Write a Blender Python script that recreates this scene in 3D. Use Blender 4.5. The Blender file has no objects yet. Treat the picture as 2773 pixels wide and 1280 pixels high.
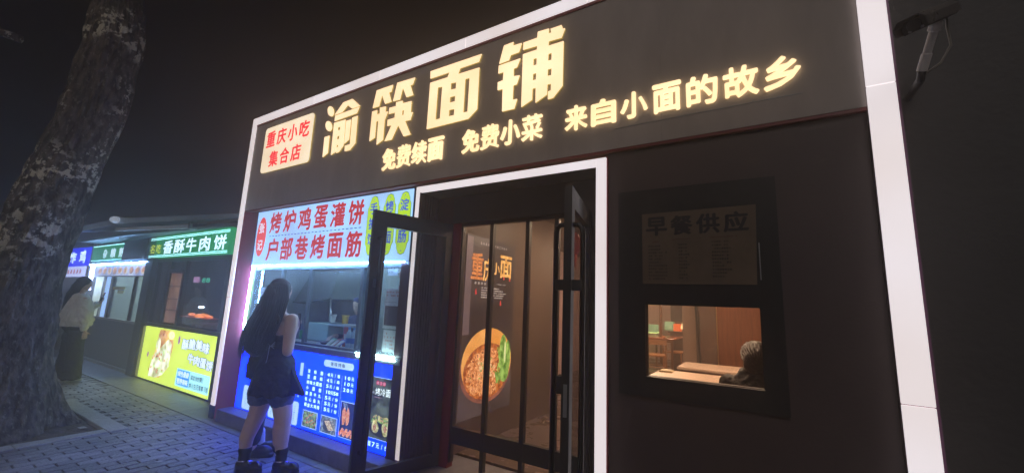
import bpy, bmesh, math, random
from mathutils import Vector, Matrix, noise
R_ = math.radians
rnd = random.Random(7)
S = bpy.context.scene
COL = S.collection

# ------------------------------------------------------------------ camera, world, exposure
D = 2.775                      # metres from the camera to the face of the shop front (Y = 0)
cam_d = bpy.data.cameras.new('camera'); cam = bpy.data.objects.new('camera', cam_d); COL.objects.link(cam)
cam_d.sensor_width = 36.0; cam_d.lens = 36.0 * 1106.6 / 2773.0; cam_d.clip_start = 0.05; cam_d.clip_end = 400
yaw, pitch, roll = 0.556024, 0.165282, 0.039929
_f = Vector((-math.sin(yaw)*math.cos(pitch), math.cos(yaw)*math.cos(pitch), math.sin(pitch)))
_r = Vector((math.cos(yaw), math.sin(yaw), 0)); _u = _r.cross(_f)
_r2 = _r*math.cos(roll) + _u*math.sin(roll); _u2 = -_r*math.sin(roll) + _u*math.cos(roll)
cam.matrix_world = Matrix(((_r2.x,_u2.x,-_f.x,0),(_r2.y,_u2.y,-_f.y,-D),(_r2.z,_u2.z,-_f.z,1.6),(0,0,0,1)))
S.camera = cam

w = bpy.data.worlds.new('World'); S.world = w; w.use_nodes = True
wn = w.node_tree.nodes; bg = wn['Background']
sky = wn.new('ShaderNodeTexSky'); sky.sky_type = 'NISHITA'; sky.sun_disc = False
sky.sun_elevation = R_(-6.5); sky.sun_rotation = R_(160)
w.node_tree.links.new(sky.outputs[0], bg.inputs[0]); bg.inputs[1].default_value = 0.05
S.view_settings.view_transform = 'Standard'; S.view_settings.look = 'None'
S.view_settings.exposure = 0.0; S.view_settings.gamma = 1.0
S.cycles.use_denoising = True
S.cycles.max_bounces = 6; S.cycles.diffuse_bounces = 3; S.cycles.glossy_bounces = 3
S.cycles.transparent_max_bounces = 12; S.cycles.transmission_bounces = 6; S.cycles.volume_bounces = 1
S.cycles.sample_clamp_indirect = 4.0
try: S.cycles.use_light_tree = True
except Exception: pass

fill_d = bpy.data.lights.new('added_fill_sun','SUN'); fill_d.energy = 0.45; fill_d.angle = R_(25); fill_d.color = (1.0,.95,.92)  # added fill from behind the camera for tree and fascia, no real source
fill = bpy.data.objects.new('added_fill_sun', fill_d); COL.objects.link(fill)
fill.rotation_euler = Vector((-.35,1.0,-.75)).to_track_quat('-Z','Y').to_euler()
HAZE_D = 0.034      # haze density per metre

# ------------------------------------------------------------------ materials
EMK = 1.18          # every lit surface has to shine through the haze
_M = {}
def mat(name, col, rough=0.6, metal=0.0, var=0.0, vscale=6.0, bump=0.0, bscale=30.0, spec=0.5, stretch=None, emit=None, es=0.0, col2=None, world=False):
    if name in _M: return _M[name]
    m = bpy.data.materials.new(name); m.use_nodes = True; nt = m.node_tree; N = nt.nodes; L = nt.links
    b = N['Principled BSDF']
    c = (*col, 1)
    b.inputs['Base Color'].default_value = c
    b.inputs['Roughness'].default_value = rough; b.inputs['Metallic'].default_value = metal
    b.inputs['Specular IOR Level'].default_value = spec
    if emit: b.inputs['Emission Color'].default_value = (*emit, 1); b.inputs['Emission Strength'].default_value = es
    co = None
    if var or bump:
        tc = N.new('ShaderNodeTexCoord'); co = tc.outputs['Object']
        if world: co = N.new('ShaderNodeNewGeometry').outputs['Position']   # pieces that share a mesh still differ
        if stretch:
            mp = N.new('ShaderNodeMapping'); mp.inputs['Scale'].default_value = stretch; L.new(co, mp.inputs[0]); co = mp.outputs[0]
    if var:
        nz = N.new('ShaderNodeTexNoise'); nz.inputs['Scale'].default_value = vscale; nz.inputs['Detail'].default_value = 6; nz.inputs['Roughness'].default_value = 0.65
        L.new(co, nz.inputs['Vector'])
        cr = N.new('ShaderNodeValToRGB'); cr.color_ramp.elements[0].position = 0.3; cr.color_ramp.elements[1].position = 0.72
        k = 1 - var
        a = tuple(x*k for x in col); d = col2 if col2 else tuple(min(1, x*(1+var)) for x in col)
        cr.color_ramp.elements[0].color = (*a, 1); cr.color_ramp.elements[1].color = (*d, 1)
        L.new(nz.outputs[0], cr.inputs[0]); L.new(cr.outputs[0], b.inputs['Base Color'])
        mr = N.new('ShaderNodeMapRange'); mr.inputs[3].default_value = max(0.02, rough-0.12); mr.inputs[4].default_value = min(1, rough+0.15)
        L.new(nz.outputs[0], mr.inputs[0]); L.new(mr.outputs[0], b.inputs['Roughness'])
    if bump:
        nb = N.new('ShaderNodeTexNoise'); nb.inputs['Scale'].default_value = bscale; nb.inputs['Detail'].default_value = 8
        L.new(co, nb.inputs['Vector'])
        bp = N.new('ShaderNodeBump'); bp.inputs['Strength'].default_value = bump; bp.inputs['Distance'].default_value = 0.02
        L.new(nb.outputs[0], bp.inputs['Height']); L.new(bp.outputs[0], b.inputs['Normal'])
    _M[name] = m
    return m

def lit(name, col, strength=1.0, var=0.0, vscale=1.2, col2=None, vstretch=None):
    """a surface that gives off light: an LED tube, a light box face or a print lit from behind"""
    if name in _M: return _M[name]
    m = bpy.data.materials.new(name); m.use_nodes = True; nt = m.node_tree; N = nt.nodes; L = nt.links
    b = N['Principled BSDF']
    b.inputs['Base Color'].default_value = (*[x*0.5 for x in col], 1); b.inputs['Roughness'].default_value = 0.35
    b.inputs['Emission Color'].default_value = (*col, 1); b.inputs['Emission Strength'].default_value = strength*EMK
    if var:
        tc = N.new('ShaderNodeTexCoord'); src = tc.outputs['Object']
        if vstretch:
            mp = N.new('ShaderNodeMapping'); mp.inputs['Scale'].default_value = vstretch; L.new(src, mp.inputs[0]); src = mp.outputs[0]
        nz = N.new('ShaderNodeTexNoise'); nz.inputs['Scale'].default_value = vscale; nz.inputs['Detail'].default_value = 2
        L.new(src, nz.inputs['Vector'])
        mx = N.new('ShaderNodeValToRGB'); mx.color_ramp.elements[0].position = 0.35; mx.color_ramp.elements[1].position = 0.68
        mx.color_ramp.elements[0].color = (*[x*(1-var) for x in col], 1); mx.color_ramp.elements[1].color = (*(col2 or col), 1)
        L.new(nz.outputs[0], mx.inputs[0]); L.new(mx.outputs[0], b.inputs['Emission Color'])
    _M[name] = m
    return m

def glass(name, tint=(1,1,1), refl=1.0, dirt=0.0):
    if name in _M: return _M[name]
    m = bpy.data.materials.new(name); m.use_nodes = True; nt = m.node_tree; N = nt.nodes; L = nt.links
    N.remove(N['Principled BSDF']); out = N['Material Output']
    tr = N.new('ShaderNodeBsdfTransparent'); tr.inputs[0].default_value = (*tint, 1)
    gl = N.new('ShaderNodeBsdfGlossy'); gl.inputs['Roughness'].default_value = 0.02
    df = N.new('ShaderNodeBsdfDiffuse'); df.inputs[0].default_value = (0.5,0.5,0.5,1)
    lw = N.new('ShaderNodeLayerWeight'); lw.inputs[0].default_value = 0.5
    po_ = N.new('ShaderNodeMath'); po_.operation = 'POWER'; po_.inputs[1].default_value = 5.0; L.new(lw.outputs['Facing'], po_.inputs[0])
    mu = N.new('ShaderNodeMath'); mu.operation = 'MULTIPLY_ADD'; mu.inputs[1].default_value = 0.9*refl; mu.inputs[2].default_value = 0.03*refl; L.new(po_.outputs[0], mu.inputs[0])
    m1 = N.new('ShaderNodeMixShader'); L.new(mu.outputs[0], m1.inputs[0]); L.new(tr.outputs[0], m1.inputs[1]); L.new(gl.outputs[0], m1.inputs[2])
    last = m1
    if dirt:
        tc = N.new('ShaderNodeTexCoord'); nz = N.new('ShaderNodeTexNoise'); nz.inputs['Scale'].default_value = 3; nz.inputs['Detail'].default_value = 8
        L.new(tc.outputs['Object'], nz.inputs['Vector'])
        mr = N.new('ShaderNodeMapRange'); mr.inputs[1].default_value = 0.45; mr.inputs[2].default_value = 0.75; mr.inputs[3].default_value = dirt*0.3; mr.inputs[4].default_value = dirt
        L.new(nz.outputs[0], mr.inputs[0])
        m2 = N.new('ShaderNodeMixShader'); L.new(mr.outputs[0], m2.inputs[0]); L.new(m1.outputs[0], m2.inputs[1]); L.new(df.outputs[0], m2.inputs[2]); last = m2
    L.new(last.outputs[0], out.inputs[0])
    _M[name] = m
    return m

# ------------------------------------------------------------------ mesh builder
ORI = {}
def origin(o): return ORI.get(o.name, Vector((0,0,0))) if o else Vector((0,0,0))
class MB:
    """collects world-space shapes and links them as ONE mesh object"""
    def __init__(s): s.v = []; s.f = []
    def add(s, vs, fs):
        k = len(s.v); s.v += [tuple(p) for p in vs]; s.f += [tuple(i+k for i in f) for f in fs]; return s
    def box(s, x0, x1, y0, y1, z0, z1, bev=0.0):
        x0,x1 = min(x0,x1),max(x0,x1); y0,y1 = min(y0,y1),max(y0,y1); z0,z1 = min(z0,z1),max(z0,z1)
        b = min(bev, (x1-x0)*.45, (y1-y0)*.45, (z1-z0)*.45)
        if b <= 0:
            return s.add([(x0,y0,z0),(x1,y0,z0),(x1,y1,z0),(x0,y1,z0),(x0,y0,z1),(x1,y0,z1),(x1,y1,z1),(x0,y1,z1)],
                         [(0,3,2,1),(4,5,6,7),(0,1,5,4),(1,2,6,5),(2,3,7,6),(3,0,4,7)])
        vs = []
        X=(x0,x1);Y=(y0,y1);Z=(z0,z1)
        idx = {}
        for i in (0,1):
            for j in (0,1):
                for k in (0,1):
                    sx=1 if i==0 else -1; sy=1 if j==0 else -1; sz=1 if k==0 else -1
                    idx[i,j,k,'x']=len(vs); vs.append((X[i],Y[j]+sy*b,Z[k]+sz*b))
                    idx[i,j,k,'y']=len(vs); vs.append((X[i]+sx*b,Y[j],Z[k]+sz*b))
                    idx[i,j,k,'z']=len(vs); vs.append((X[i]+sx*b,Y[j]+sy*b,Z[k]))
        g = lambda i,j,k,a: idx[i,j,k,a]
        fs = []
        for i in (0,1):
            q=[g(i,0,0,'x'),g(i,1,0,'x'),g(i,1,1,'x'),g(i,0,1,'x')]; fs.append(q if i else q[::-1])
            q=[g(0,i,0,'y'),g(1,i,0,'y'),g(1,i,1,'y'),g(0,i,1,'y')]; fs.append(q[::-1] if i else q)
            q=[g(0,0,i,'z'),g(1,0,i,'z'),g(1,1,i,'z'),g(0,1,i,'z')]; fs.append(q if i else q[::-1])
        for a in (0,1):
            for c in (0,1):
                fs.append([g(a,c,0,'x'),g(a,c,1,'x'),g(a,c,1,'y'),g(a,c,0,'y')])
                fs.append([g(a,0,c,'x'),g(a,1,c,'x'),g(a,1,c,'z'),g(a,0,c,'z')])
                fs.append([g(0,a,c,'y'),g(1,a,c,'y'),g(1,a,c,'z'),g(0,a,c,'z')])
        for i in (0,1):
            for j in (0,1):
                for k in (0,1): fs.append([g(i,j,k,'x'),g(i,j,k,'y'),g(i,j,k,'z')])
        return s.add(vs, fs)
    def obox(s, c, ax, ay, az):
        """box about centre c with half-axis vectors"""
        c=Vector(c);ax=Vector(ax);ay=Vector(ay);az=Vector(az)
        vs=[c+ax*i+ay*j+az*k for k in(-1,1) for i,j in((-1,-1),(1,-1),(1,1),(-1,1))]
        return s.add(vs,[(0,3,2,1),(4,5,6,7),(0,1,5,4),(1,2,6,5),(2,3,7,6),(3,0,4,7)])
    def tube(s, pts, r, n=8, cap=True):
        pts=[Vector(p) for p in pts]; rs = r if isinstance(r,(list,tuple)) else [r]*len(pts)
        up=Vector((0,0,1)); k0=len(s.v); prev=None
        for i,p in enumerate(pts):
            t=(pts[min(i+1,len(pts)-1)]-pts[max(i-1,0)]).normalized()
            if prev is None:
                a=t.cross(up if abs(t.z)<.9 else Vector((1,0,0))).normalized()
            else:
                a=(prev-t*prev.dot(t)).normalized()
            prev=a; b=t.cross(a)
            for j in range(n):
                q=2*math.pi*j/n; s.v.append(tuple(p+(a*math.cos(q)+b*math.sin(q))*rs[i]))
        for i in range(len(pts)-1):
            for j in range(n):
                s.f.append((k0+i*n+j,k0+i*n+(j+1)%n,k0+(i+1)*n+(j+1)%n,k0+(i+1)*n+j))
        if cap:
            s.f.append(tuple(k0+j for j in range(n))[::-1]); s.f.append(tuple(k0+(len(pts)-1)*n+j for j in range(n)))
        return s
    def lathe(s, c, prof, n=20, axis='z'):
        """prof: (radius, height) pairs from the bottom up"""
        k0=len(s.v); c=Vector(c)
        for r,h in prof:
            for j in range(n):
                q=2*math.pi*j/n
                if axis=='z': s.v.append(tuple(c+Vector((r*math.cos(q),r*math.sin(q),h))))
                elif axis=='y': s.v.append(tuple(c+Vector((r*math.cos(q),h,r*math.sin(q)))))
                else: s.v.append(tuple(c+Vector((h,r*math.cos(q),r*math.sin(q)))))
        for i in range(len(prof)-1):
            for j in range(n): s.f.append((k0+i*n+j,k0+i*n+(j+1)%n,k0+(i+1)*n+(j+1)%n,k0+(i+1)*n+j))
        s.f.append(tuple(k0+j for j in range(n))[::-1]); s.f.append(tuple(k0+(len(prof)-1)*n+j for j in range(n)))
        return s
    def ell(s, c, r, rot=None, nu=14, nv=9):
        c=Vector(c); k0=len(s.v); Mx=rot if rot else Matrix.Identity(3)
        vs=[Vector((0,0,-1))]
        for i in range(1,nv):
            ph=-math.pi/2+math.pi*i/nv
            for j in range(nu):
                q=2*math.pi*j/nu; vs.append(Vector((math.cos(ph)*math.cos(q),math.cos(ph)*math.sin(q),math.sin(ph))))
        vs.append(Vector((0,0,1)))
        for p in vs: s.v.append(tuple(c+Mx@Vector((p.x*r[0],p.y*r[1],p.z*r[2]))))
        for j in range(nu): s.f.append((k0,k0+1+(j+1)%nu,k0+1+j))
        for i in range(nv-2):
            for j in range(nu): s.f.append((k0+1+i*nu+j,k0+1+i*nu+(j+1)%nu,k0+1+(i+1)*nu+(j+1)%nu,k0+1+(i+1)*nu+j))
        t=k0+len(vs)-1
        for j in range(nu): s.f.append((t,t-nu+j,t-nu+(j+1)%nu))
        return s
    def loft(s, rings, n=20):
        """rings: (centre, rx, ry[, angle]) horizontal ellipses from the bottom up"""
        k0=len(s.v)
        for g in rings:
            c=Vector(g[0]); rx,ry=g[1],g[2]; a=g[3] if len(g)>3 else 0
            for j in range(n):
                q=2*math.pi*j/n; x=rx*math.cos(q); y=ry*math.sin(q)
                s.v.append((c.x+x*math.cos(a)-y*math.sin(a), c.y+x*math.sin(a)+y*math.cos(a), c.z))
        for i in range(len(rings)-1):
            for j in range(n): s.f.append((k0+i*n+j,k0+i*n+(j+1)%n,k0+(i+1)*n+(j+1)%n,k0+(i+1)*n+j))
        s.f.append(tuple(k0+j for j in range(n))[::-1]); s.f.append(tuple(k0+(len(rings)-1)*n+j for j in range(n)))
        return s
    def prism(s, poly, y0, y1):
        """(x, z) polygon facing the street, y0 front, y1 back"""
        n=len(poly); k=len(s.v)
        s.v += [(x,y0,z) for x,z in poly]+[(x,y1,z) for x,z in poly]
        s.f.append(tuple(k+i for i in range(n))); s.f.append(tuple(k+n+i for i in range(n))[::-1])
        for i in range(n): s.f.append((k+i,k+n+i,k+n+(i+1)%n,k+(i+1)%n))
        return s
    def build(s, name, m, parent=None, smooth=False, **kw):
        o0 = origin(parent)
        me = bpy.data.meshes.new(name)
        me.from_pydata([tuple(Vector(p)-o0) for p in s.v], [], s.f); me.validate(); me.update()
        bm = bmesh.new(); bm.from_mesh(me); bmesh.ops.recalc_face_normals(bm, faces=bm.faces); bm.to_mesh(me); bm.free()
        me.materials.append(m)
        if smooth:
            for p in me.polygons: p.use_smooth = True
        o = bpy.data.objects.new(name, me); COL.objects.link(o)
        if parent: o.parent = parent
        ORI[o.name] = o0.copy()
        tag(o, **kw)
        return o
def tag(o, label=None, cat=None, group=None, kind=None):
    if label: o['label'] = label
    if o.name.split('.')[0] in ('small_print','red_print','poster_small_print','printed_food','printed_meat','printed_lettuce','printed_greens','printed_filling','printed_noodles','printed_topping','dashed_line','poster_chilli_print'): kind = kind or 'stuff'
    if cat: o['category'] = cat
    if group: o['group'] = group
    if kind: o['kind'] = kind
    return o
def thing(name, label, cat, loc=(0,0,0), group=None):
    o = bpy.data.objects.new(name, None); COL.objects.link(o); o.location = loc; o.empty_display_size = .1
    ORI[o.name] = Vector(loc)
    return tag(o, label, cat, group)

def own(o, m=None):
    return o

# ------------------------------------------------------------------ lettering
_TC = {}
def glyphs(body, bold=0.0, depth=0.0, res=3):
    key=(body,bold,depth,res)
    if key in _TC: return _TC[key]
    c = bpy.data.curves.new('text','FONT'); c.body = body; c.offset = bold; c.extrude = depth; c.resolution_u = res; c.size = 1
    o = bpy.data.objects.new('text', c); COL.objects.link(o)
    dg = bpy.context.evaluated_depsgraph_get()
    me = bpy.data.meshes.new_from_object(o.evaluated_get(dg))
    vs=[(v.co.x,v.co.y,v.co.z) for v in me.vertices]; fs=[tuple(p.vertices) for p in me.polygons]
    bpy.data.objects.remove(o); bpy.data.curves.remove(c); bpy.data.meshes.remove(me)
    _TC[key]=(vs,fs); return _TC[key]
def text(mb, body, x0, x1, z0, z1, y, bold=0.0, depth=0.0, shear=0.0, res=3, frame=None):
    """fit the writing into a rectangle of a wall facing the street; frame maps (a, b, c) to world"""
    vs,fs = glyphs(body,0.0,0.5 if depth else 0.0,res)
    if not vs: return mb
    ax0=min(v[0] for v in vs);ax1=max(v[0] for v in vs);ay0=min(v[1] for v in vs);ay1=max(v[1] for v in vs)
    bw=bold*.85; em=(x1-x0-2*0)/(ax1-ax0+2*bw); eh=(z1-z0)/(ay1-ay0+2*bw); tx=bw*em; tz=bw*eh
    for k,(dx,dz) in enumerate(((0,0),(1,0),(-1,0),(0,.8),(0,-.8),(.6,.6),(-.6,-.6)) if bold else ((0,0),)):
        out=[]
        for a,b,c in vs:
            u=(a-ax0)/(ax1-ax0); t=(b-ay0)/(ay1-ay0)
            X=x0+tx+u*(x1-x0-2*tx)+dx*tx+shear*t*(z1-z0); Z=z0+tz+t*(z1-z0-2*tz)+dz*tz; Y=y+.00012*k-(c*depth if depth else 0)
            out.append(frame(X,Y,Z) if frame else (X,Y,Z))
        mb.add(out,fs)
    return mb
def chars(mb, body, x0, x1, z0, z1, y, bold=0.0, gap=0.0, depth=0.0, frame=None, res=3, shear=0.0):
    """each character fitted into its own equal cell"""
    n=len(body); wd=(x1-x0-gap*(n-1))/n
    for i,ch in enumerate(body):
        if ch in '  ': continue
        a=x0+i*(wd+gap)
        if ch in '一': text(mb,ch,a,a+wd,z0+(z1-z0)*.42,z0+(z1-z0)*.55,y,bold,depth,frame=frame,res=res); continue
        if ch in '1/': text(mb,ch,a+wd*.34,a+wd*.66,z0,z1,y,bold,depth,frame=frame,res=res); continue
        text(mb,ch,a,a+wd,z0,z1,y,bold,depth,frame=frame,res=res,shear=shear)
    return mb
def solid_shape(polys, holes, y0, depth, name, m, parent, **kw):
    """a cut-out letter: filled outline with holes, y0 = front"""
    c = bpy.data.curves.new('shape','CURVE'); c.dimensions='2D'; c.fill_mode='BOTH'; c.extrude=0.5
    for q in list(polys)+list(holes):
        s=c.splines.new('POLY'); s.points.add(len(q)-1); s.use_cyclic_u=True
        for i,(x,z) in enumerate(q): s.points[i].co=(x,z,0,1)
    o=bpy.data.objects.new('shape',c); COL.objects.link(o)
    dg=bpy.context.evaluated_depsgraph_get(); me=bpy.data.meshes.new_from_object(o.evaluated_get(dg))
    mb=MB(); mb.add([(v.co.x, y0+depth*(0.5-v.co.z), v.co.y) for v in me.vertices],[tuple(p.vertices) for p in me.polygons])
    bpy.data.objects.remove(o); bpy.data.curves.remove(c); bpy.data.meshes.remove(me)
    return mb.build(name,m,parent,**kw)
def scribble(mb, x0, x1, z0, z1, y, size, frame=None, seed=1, fill=.85):
    """rows of writing too small to read: little broken strokes"""
    r=random.Random(seed); z=z1-size
    while z>=z0:
        x=x0; xe=x0+(x1-x0)*r.uniform(.55,1)*1.0
        while x<xe:
            if r.random()<fill:
                k=r.randint(2,3)
                for i in range(k):
                    zz=z+size*(.12+.75*i/(k)); P=[(x+size*r.uniform(0,.15),zz),(x+size*.8,zz),(x+size*.8,zz+size*.16),(x+size*r.uniform(0,.15),zz+size*.16)]
                    mb.add([(frame(a,y,b) if frame else (a,y,b)) for a,b in P],[(0,1,2,3)])
                xm=x+size*r.uniform(.25,.55); P=[(xm,z),(xm+size*.14,z),(xm+size*.14,z+size*.85),(xm,z+size*.85)]
                mb.add([(frame(a,y,b) if frame else (a,y,b)) for a,b in P],[(0,1,2,3)])
            x+=size
        z-=size*1.6
    return mb
def sheet(mb, poly, y, frame=None):
    mb.add([(frame(a,y,b) if frame else (a,y,b)) for a,b in poly],[tuple(range(len(poly)))]); return mb
def rrect(x0,x1,z0,z1,r,n=5):
    P=[]
    for cx,cz,a0 in ((x1-r,z1-r,0),(x0+r,z1-r,90),(x0+r,z0+r,180),(x1-r,z0+r,270)):
        for i in range(n+1):
            a=R_(a0+90*i/n); P.append((cx+r*math.cos(a),cz+r*math.sin(a)))
    return P
def disc(cx,cz,rx,rz,n=24,ph=0): return [(cx+rx*math.cos(2*math.pi*i/n+ph),cz+rz*math.sin(2*math.pi*i/n+ph)) for i in range(n)]
def mirror_pt(p): return p
BIG_yu=([[[-4.166,3.895],[-3.998,3.899],[-3.848,3.777],[-3.991,3.777],[-4.077,3.841],[-4.167,3.773],[-4.308,3.769]],
 [[-4.297,3.754],[-3.857,3.766],[-3.893,3.698],[-4.297,3.687]],
 [[-4.302,3.663],[-4.088,3.661],[-4.075,3.339],[-4.142,3.277],[-4.193,3.267],[-4.201,3.336],[-4.17,3.34],[-4.172,3.365],[-4.204,3.366],[-4.207,3.287],[-4.292,3.26]],
 [[-4.069,3.639],[-3.986,3.64],[-3.984,3.396],[-4.061,3.36]],
 [[-3.965,3.658],[-3.872,3.661],[-3.862,3.331],[-3.948,3.263],[-4.037,3.263],[-4.044,3.329],[-3.955,3.334]],
 [[-4.461,3.512],[-4.366,3.516],[-4.36,3.297],[-4.454,3.258]],
 [[-4.336,3.821],[-4.332,3.799],[-4.335,3.782],[-4.344,3.769],[-4.358,3.763],[-4.376,3.764],[-4.397,3.772],[-4.417,3.786],[-4.436,3.804],[-4.451,3.826],[-4.461,3.849],[-4.465,3.871],[-4.463,3.889],[-4.453,3.901],[-4.439,3.907],[-4.42,3.906],[-4.4,3.898],[-4.379,3.884],[-4.36,3.865],[-4.346,3.843]],
 [[-4.34,3.631],[-4.336,3.61],[-4.339,3.593],[-4.348,3.58],[-4.362,3.574],[-4.381,3.574],[-4.401,3.582],[-4.422,3.595],[-4.441,3.613],[-4.457,3.635],[-4.467,3.657],[-4.471,3.678],[-4.468,3.696],[-4.458,3.709],[-4.444,3.715],[-4.425,3.714],[-4.404,3.706],[-4.383,3.693],[-4.364,3.674],[-4.349,3.653]]],
 [[[-4.216,3.593],[-4.171,3.591],[-4.169,3.549],[-4.215,3.55]],[[-4.213,3.478],[-4.168,3.478],[-4.168,3.436],[-4.212,3.436]]])
BIG_kuai=([[[-3.58,3.898],[-3.322,3.897],[-3.34,3.822],[-3.377,3.824],[-3.323,3.702],[-3.422,3.701],[-3.485,3.824],[-3.517,3.696],[-3.62,3.697]],
 [[-3.256,3.903],[-2.994,3.892],[-3.02,3.822],[-3.055,3.824],[-3.0,3.699],[-3.096,3.698],[-3.164,3.826],[-3.194,3.696],[-3.296,3.701]],
 [[-3.621,3.655],[-3.543,3.656],[-3.537,3.601],[-3.492,3.602],[-3.499,3.673],[-3.405,3.666],[-3.404,3.601],[-3.364,3.597],[-3.405,3.511],[-3.401,3.284],[-3.496,3.246],[-3.502,3.523],[-3.541,3.522],[-3.537,3.334],[-3.62,3.308]],
 [[-3.345,3.635],[-3.243,3.631],[-3.246,3.676],[-3.15,3.671],[-3.145,3.64],[-3.017,3.635],[-3.015,3.509],[-2.985,3.505],[-3.012,3.427],[-3.088,3.432],[-2.992,3.266],[-3.088,3.263],[-3.185,3.407],[-3.267,3.262],[-3.371,3.263],[-3.285,3.426],[-3.352,3.431],[-3.355,3.5],[-3.247,3.5],[-3.249,3.563],[-3.344,3.566]]],
 [[[-3.144,3.559],[-3.114,3.561],[-3.114,3.504],[-3.142,3.505]]])
BIG_mian=([[[-2.777,3.9],[-2.139,3.894],[-2.167,3.824],[-2.391,3.823],[-2.411,3.766],[-2.158,3.762],[-2.157,3.349],[-2.256,3.276],[-2.769,3.278],[-2.769,3.771],[-2.541,3.769],[-2.519,3.819],[-2.772,3.82]]],
 [[[-2.663,3.694],[-2.602,3.688],[-2.603,3.351],[-2.663,3.353]],[[-2.495,3.696],[-2.427,3.688],[-2.425,3.619],[-2.493,3.625]],[[-2.495,3.551],[-2.427,3.548],[-2.427,3.489],[-2.493,3.49]],[[-2.495,3.418],[-2.427,3.414],[-2.427,3.349],[-2.494,3.351]],[[-2.319,3.692],[-2.265,3.688],[-2.266,3.347],[-2.318,3.351]]])
BIG_pu=([[[-1.891,3.899],[-1.791,3.902],[-1.796,3.868],[-1.705,3.863],[-1.73,3.786],[-1.815,3.783],[-1.832,3.739],[-1.934,3.734]],
 [[-1.938,3.715],[-1.713,3.719],[-1.745,3.646],[-1.779,3.642],[-1.776,3.567],[-1.714,3.559],[-1.741,3.483],[-1.775,3.482],[-1.776,3.347],[-1.73,3.343],[-1.756,3.261],[-1.88,3.263],[-1.884,3.477],[-1.938,3.479],[-1.94,3.554],[-1.885,3.559],[-1.883,3.639],[-1.939,3.64]],
 [[-1.686,3.861],[-1.55,3.862],[-1.547,3.918],[-1.441,3.911],[-1.443,3.866],[-1.418,3.865],[-1.425,3.903],[-1.323,3.902],[-1.313,3.866],[-1.292,3.861],[-1.322,3.788],[-1.441,3.794],[-1.442,3.751],[-1.303,3.749],[-1.304,3.355],[-1.387,3.27],[-1.433,3.268],[-1.433,3.335],[-1.408,3.34],[-1.407,3.4],[-1.442,3.403],[-1.444,3.314],[-1.548,3.266],[-1.55,3.401],[-1.582,3.402],[-1.583,3.301],[-1.685,3.259],[-1.688,3.75],[-1.548,3.75],[-1.549,3.788],[-1.688,3.794]]],
 [[[-1.582,3.677],[-1.549,3.674],[-1.549,3.61],[-1.582,3.612]],[[-1.582,3.536],[-1.549,3.536],[-1.55,3.474],[-1.583,3.475]],[[-1.44,3.679],[-1.408,3.677],[-1.409,3.612],[-1.443,3.615]],[[-1.442,3.538],[-1.406,3.537],[-1.407,3.474],[-1.443,3.477]]])

# ------------------------------------------------------------------ the materials of the place
GLARE_CLAD = mat('glare_lifted_cladding',(0.47,0.41,0.38),0.65,var=.22,vscale=1.6,stretch=(1,1,.3),bump=.05,bscale=60)  # dark grey cladding, glare of the letters brightened into its colour
BLACKM = mat('black_powder_coat',(0.026,0.027,0.030),0.38,var=.2,vscale=12)
REDW = mat('dark_red_gloss_panel',(0.40,0.055,0.09),0.22,var=.12,vscale=2)
MAROON = mat('maroon_ribbed_panel',(0.05,0.016,0.02),0.4,var=.2,vscale=4)
REDL = mat('red_trim',(0.20,0.02,0.025),0.4)
WARM = lit('warm_white_strip',(0.98,0.86,0.84),0.74,var=.10,vscale=.9,col2=(1.0,0.93,0.98))
LETTER = lit('warm_letter_face',(1.2,0.82,0.46),1.0,var=.09,vscale=1.6,col2=(1.25,0.90,0.56))
LETTER2 = lit('bright_letter_face',(1.1,0.80,0.42),1.1,var=.06,vscale=2,col2=(1.15,0.84,0.48))
STRIPE = lit('strip_seam_glint',(0.8,0.85,1.0),1.2)
GREY = mat('grey_aluminium',(0.35,0.36,0.37),0.4,0.6,var=.1,vscale=8)

# ================================================================== NOODLE SHOP
shop = thing('noodle_shop','dark grey clad noodle shop front framed by a glowing white strip','shop',(-2.8,0.2,0))
HX = [-6.17,-4.42,-3.02,-1.74,-0.55,0.535]
for i in range(5):
    MB().box(HX[i]+.0006,HX[i+1]-.0006,.022,.10,2.755,4.0).build('header_panel',GLARE_CLAD,shop)
MB().box(-6.17,.535,.026,.30,2.735,2.755).build('soffit',REDL,shop)
MB().box(-6.17,.535,.012,.16,4.0,4.026).build('red_trim',REDL,shop)
MB().box(-6.17,.535,.161,.40,4.0,4.029).build('parapet',GLARE_CLAD,shop)
MB().box(-6.2,.62,.1005,.42,2.76,3.998).build('backing_wall',BLACKM,shop)
# right hand wall round the pick-up window
WX0,WX1,WZ0,WZ1=-.686,-.026,1.178,1.642
m = MB()
m.box(-.942,WX0,.055,.115,.0,2.735).box(WX1,.535,.055,.115,.0,2.735).box(WX0,WX1,.055,.115,0,WZ0).box(WX0,WX1,.055,.115,WZ1,2.735)
m.build('wall_panel',mat('dark_maroon_grey_wall',(.085,.060,.062),.5,var=.15,vscale=1.2,bump=.05,bscale=60),shop)  # kept darker than the header, whose colour alone carries the glare
# reveal of the entrance
m = MB(); m.box(-2.79,-2.775,.0,.30,.15,2.63)
m.build('entrance_reveal',MAROON,shop)
for i in range(7): MB().box(-2.775,-2.768,.012+i*.036,.035+i*.036,.16,2.62).build('reveal_slat',MAROON,shop)
MB().box(-2.775,-2.585,.27,.33,.15,2.63).build('entrance_panel',MAROON,shop)
MB().box(-1.18,-1.022,.27,.33,.15,2.63).build('entrance_panel',BLACKM,shop)
MB().box(-2.585,-1.18,.27,.33,2.365,2.63).build('transom',BLACKM,shop)
MB().box(-2.775,-1.022,.02,.33,2.63,2.645).build('entrance_ceiling',BLACKM,shop)
MB().box(-2.585,-2.49,.285,.36,.15,2.365).build('door_jamb',mat('red_jamb',(0.16,0.018,0.025),.35,var=.1),shop)
MB().box(-1.2,-1.18,.285,.40,.15,2.365).build('door_jamb',BLACKM,shop)
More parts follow.
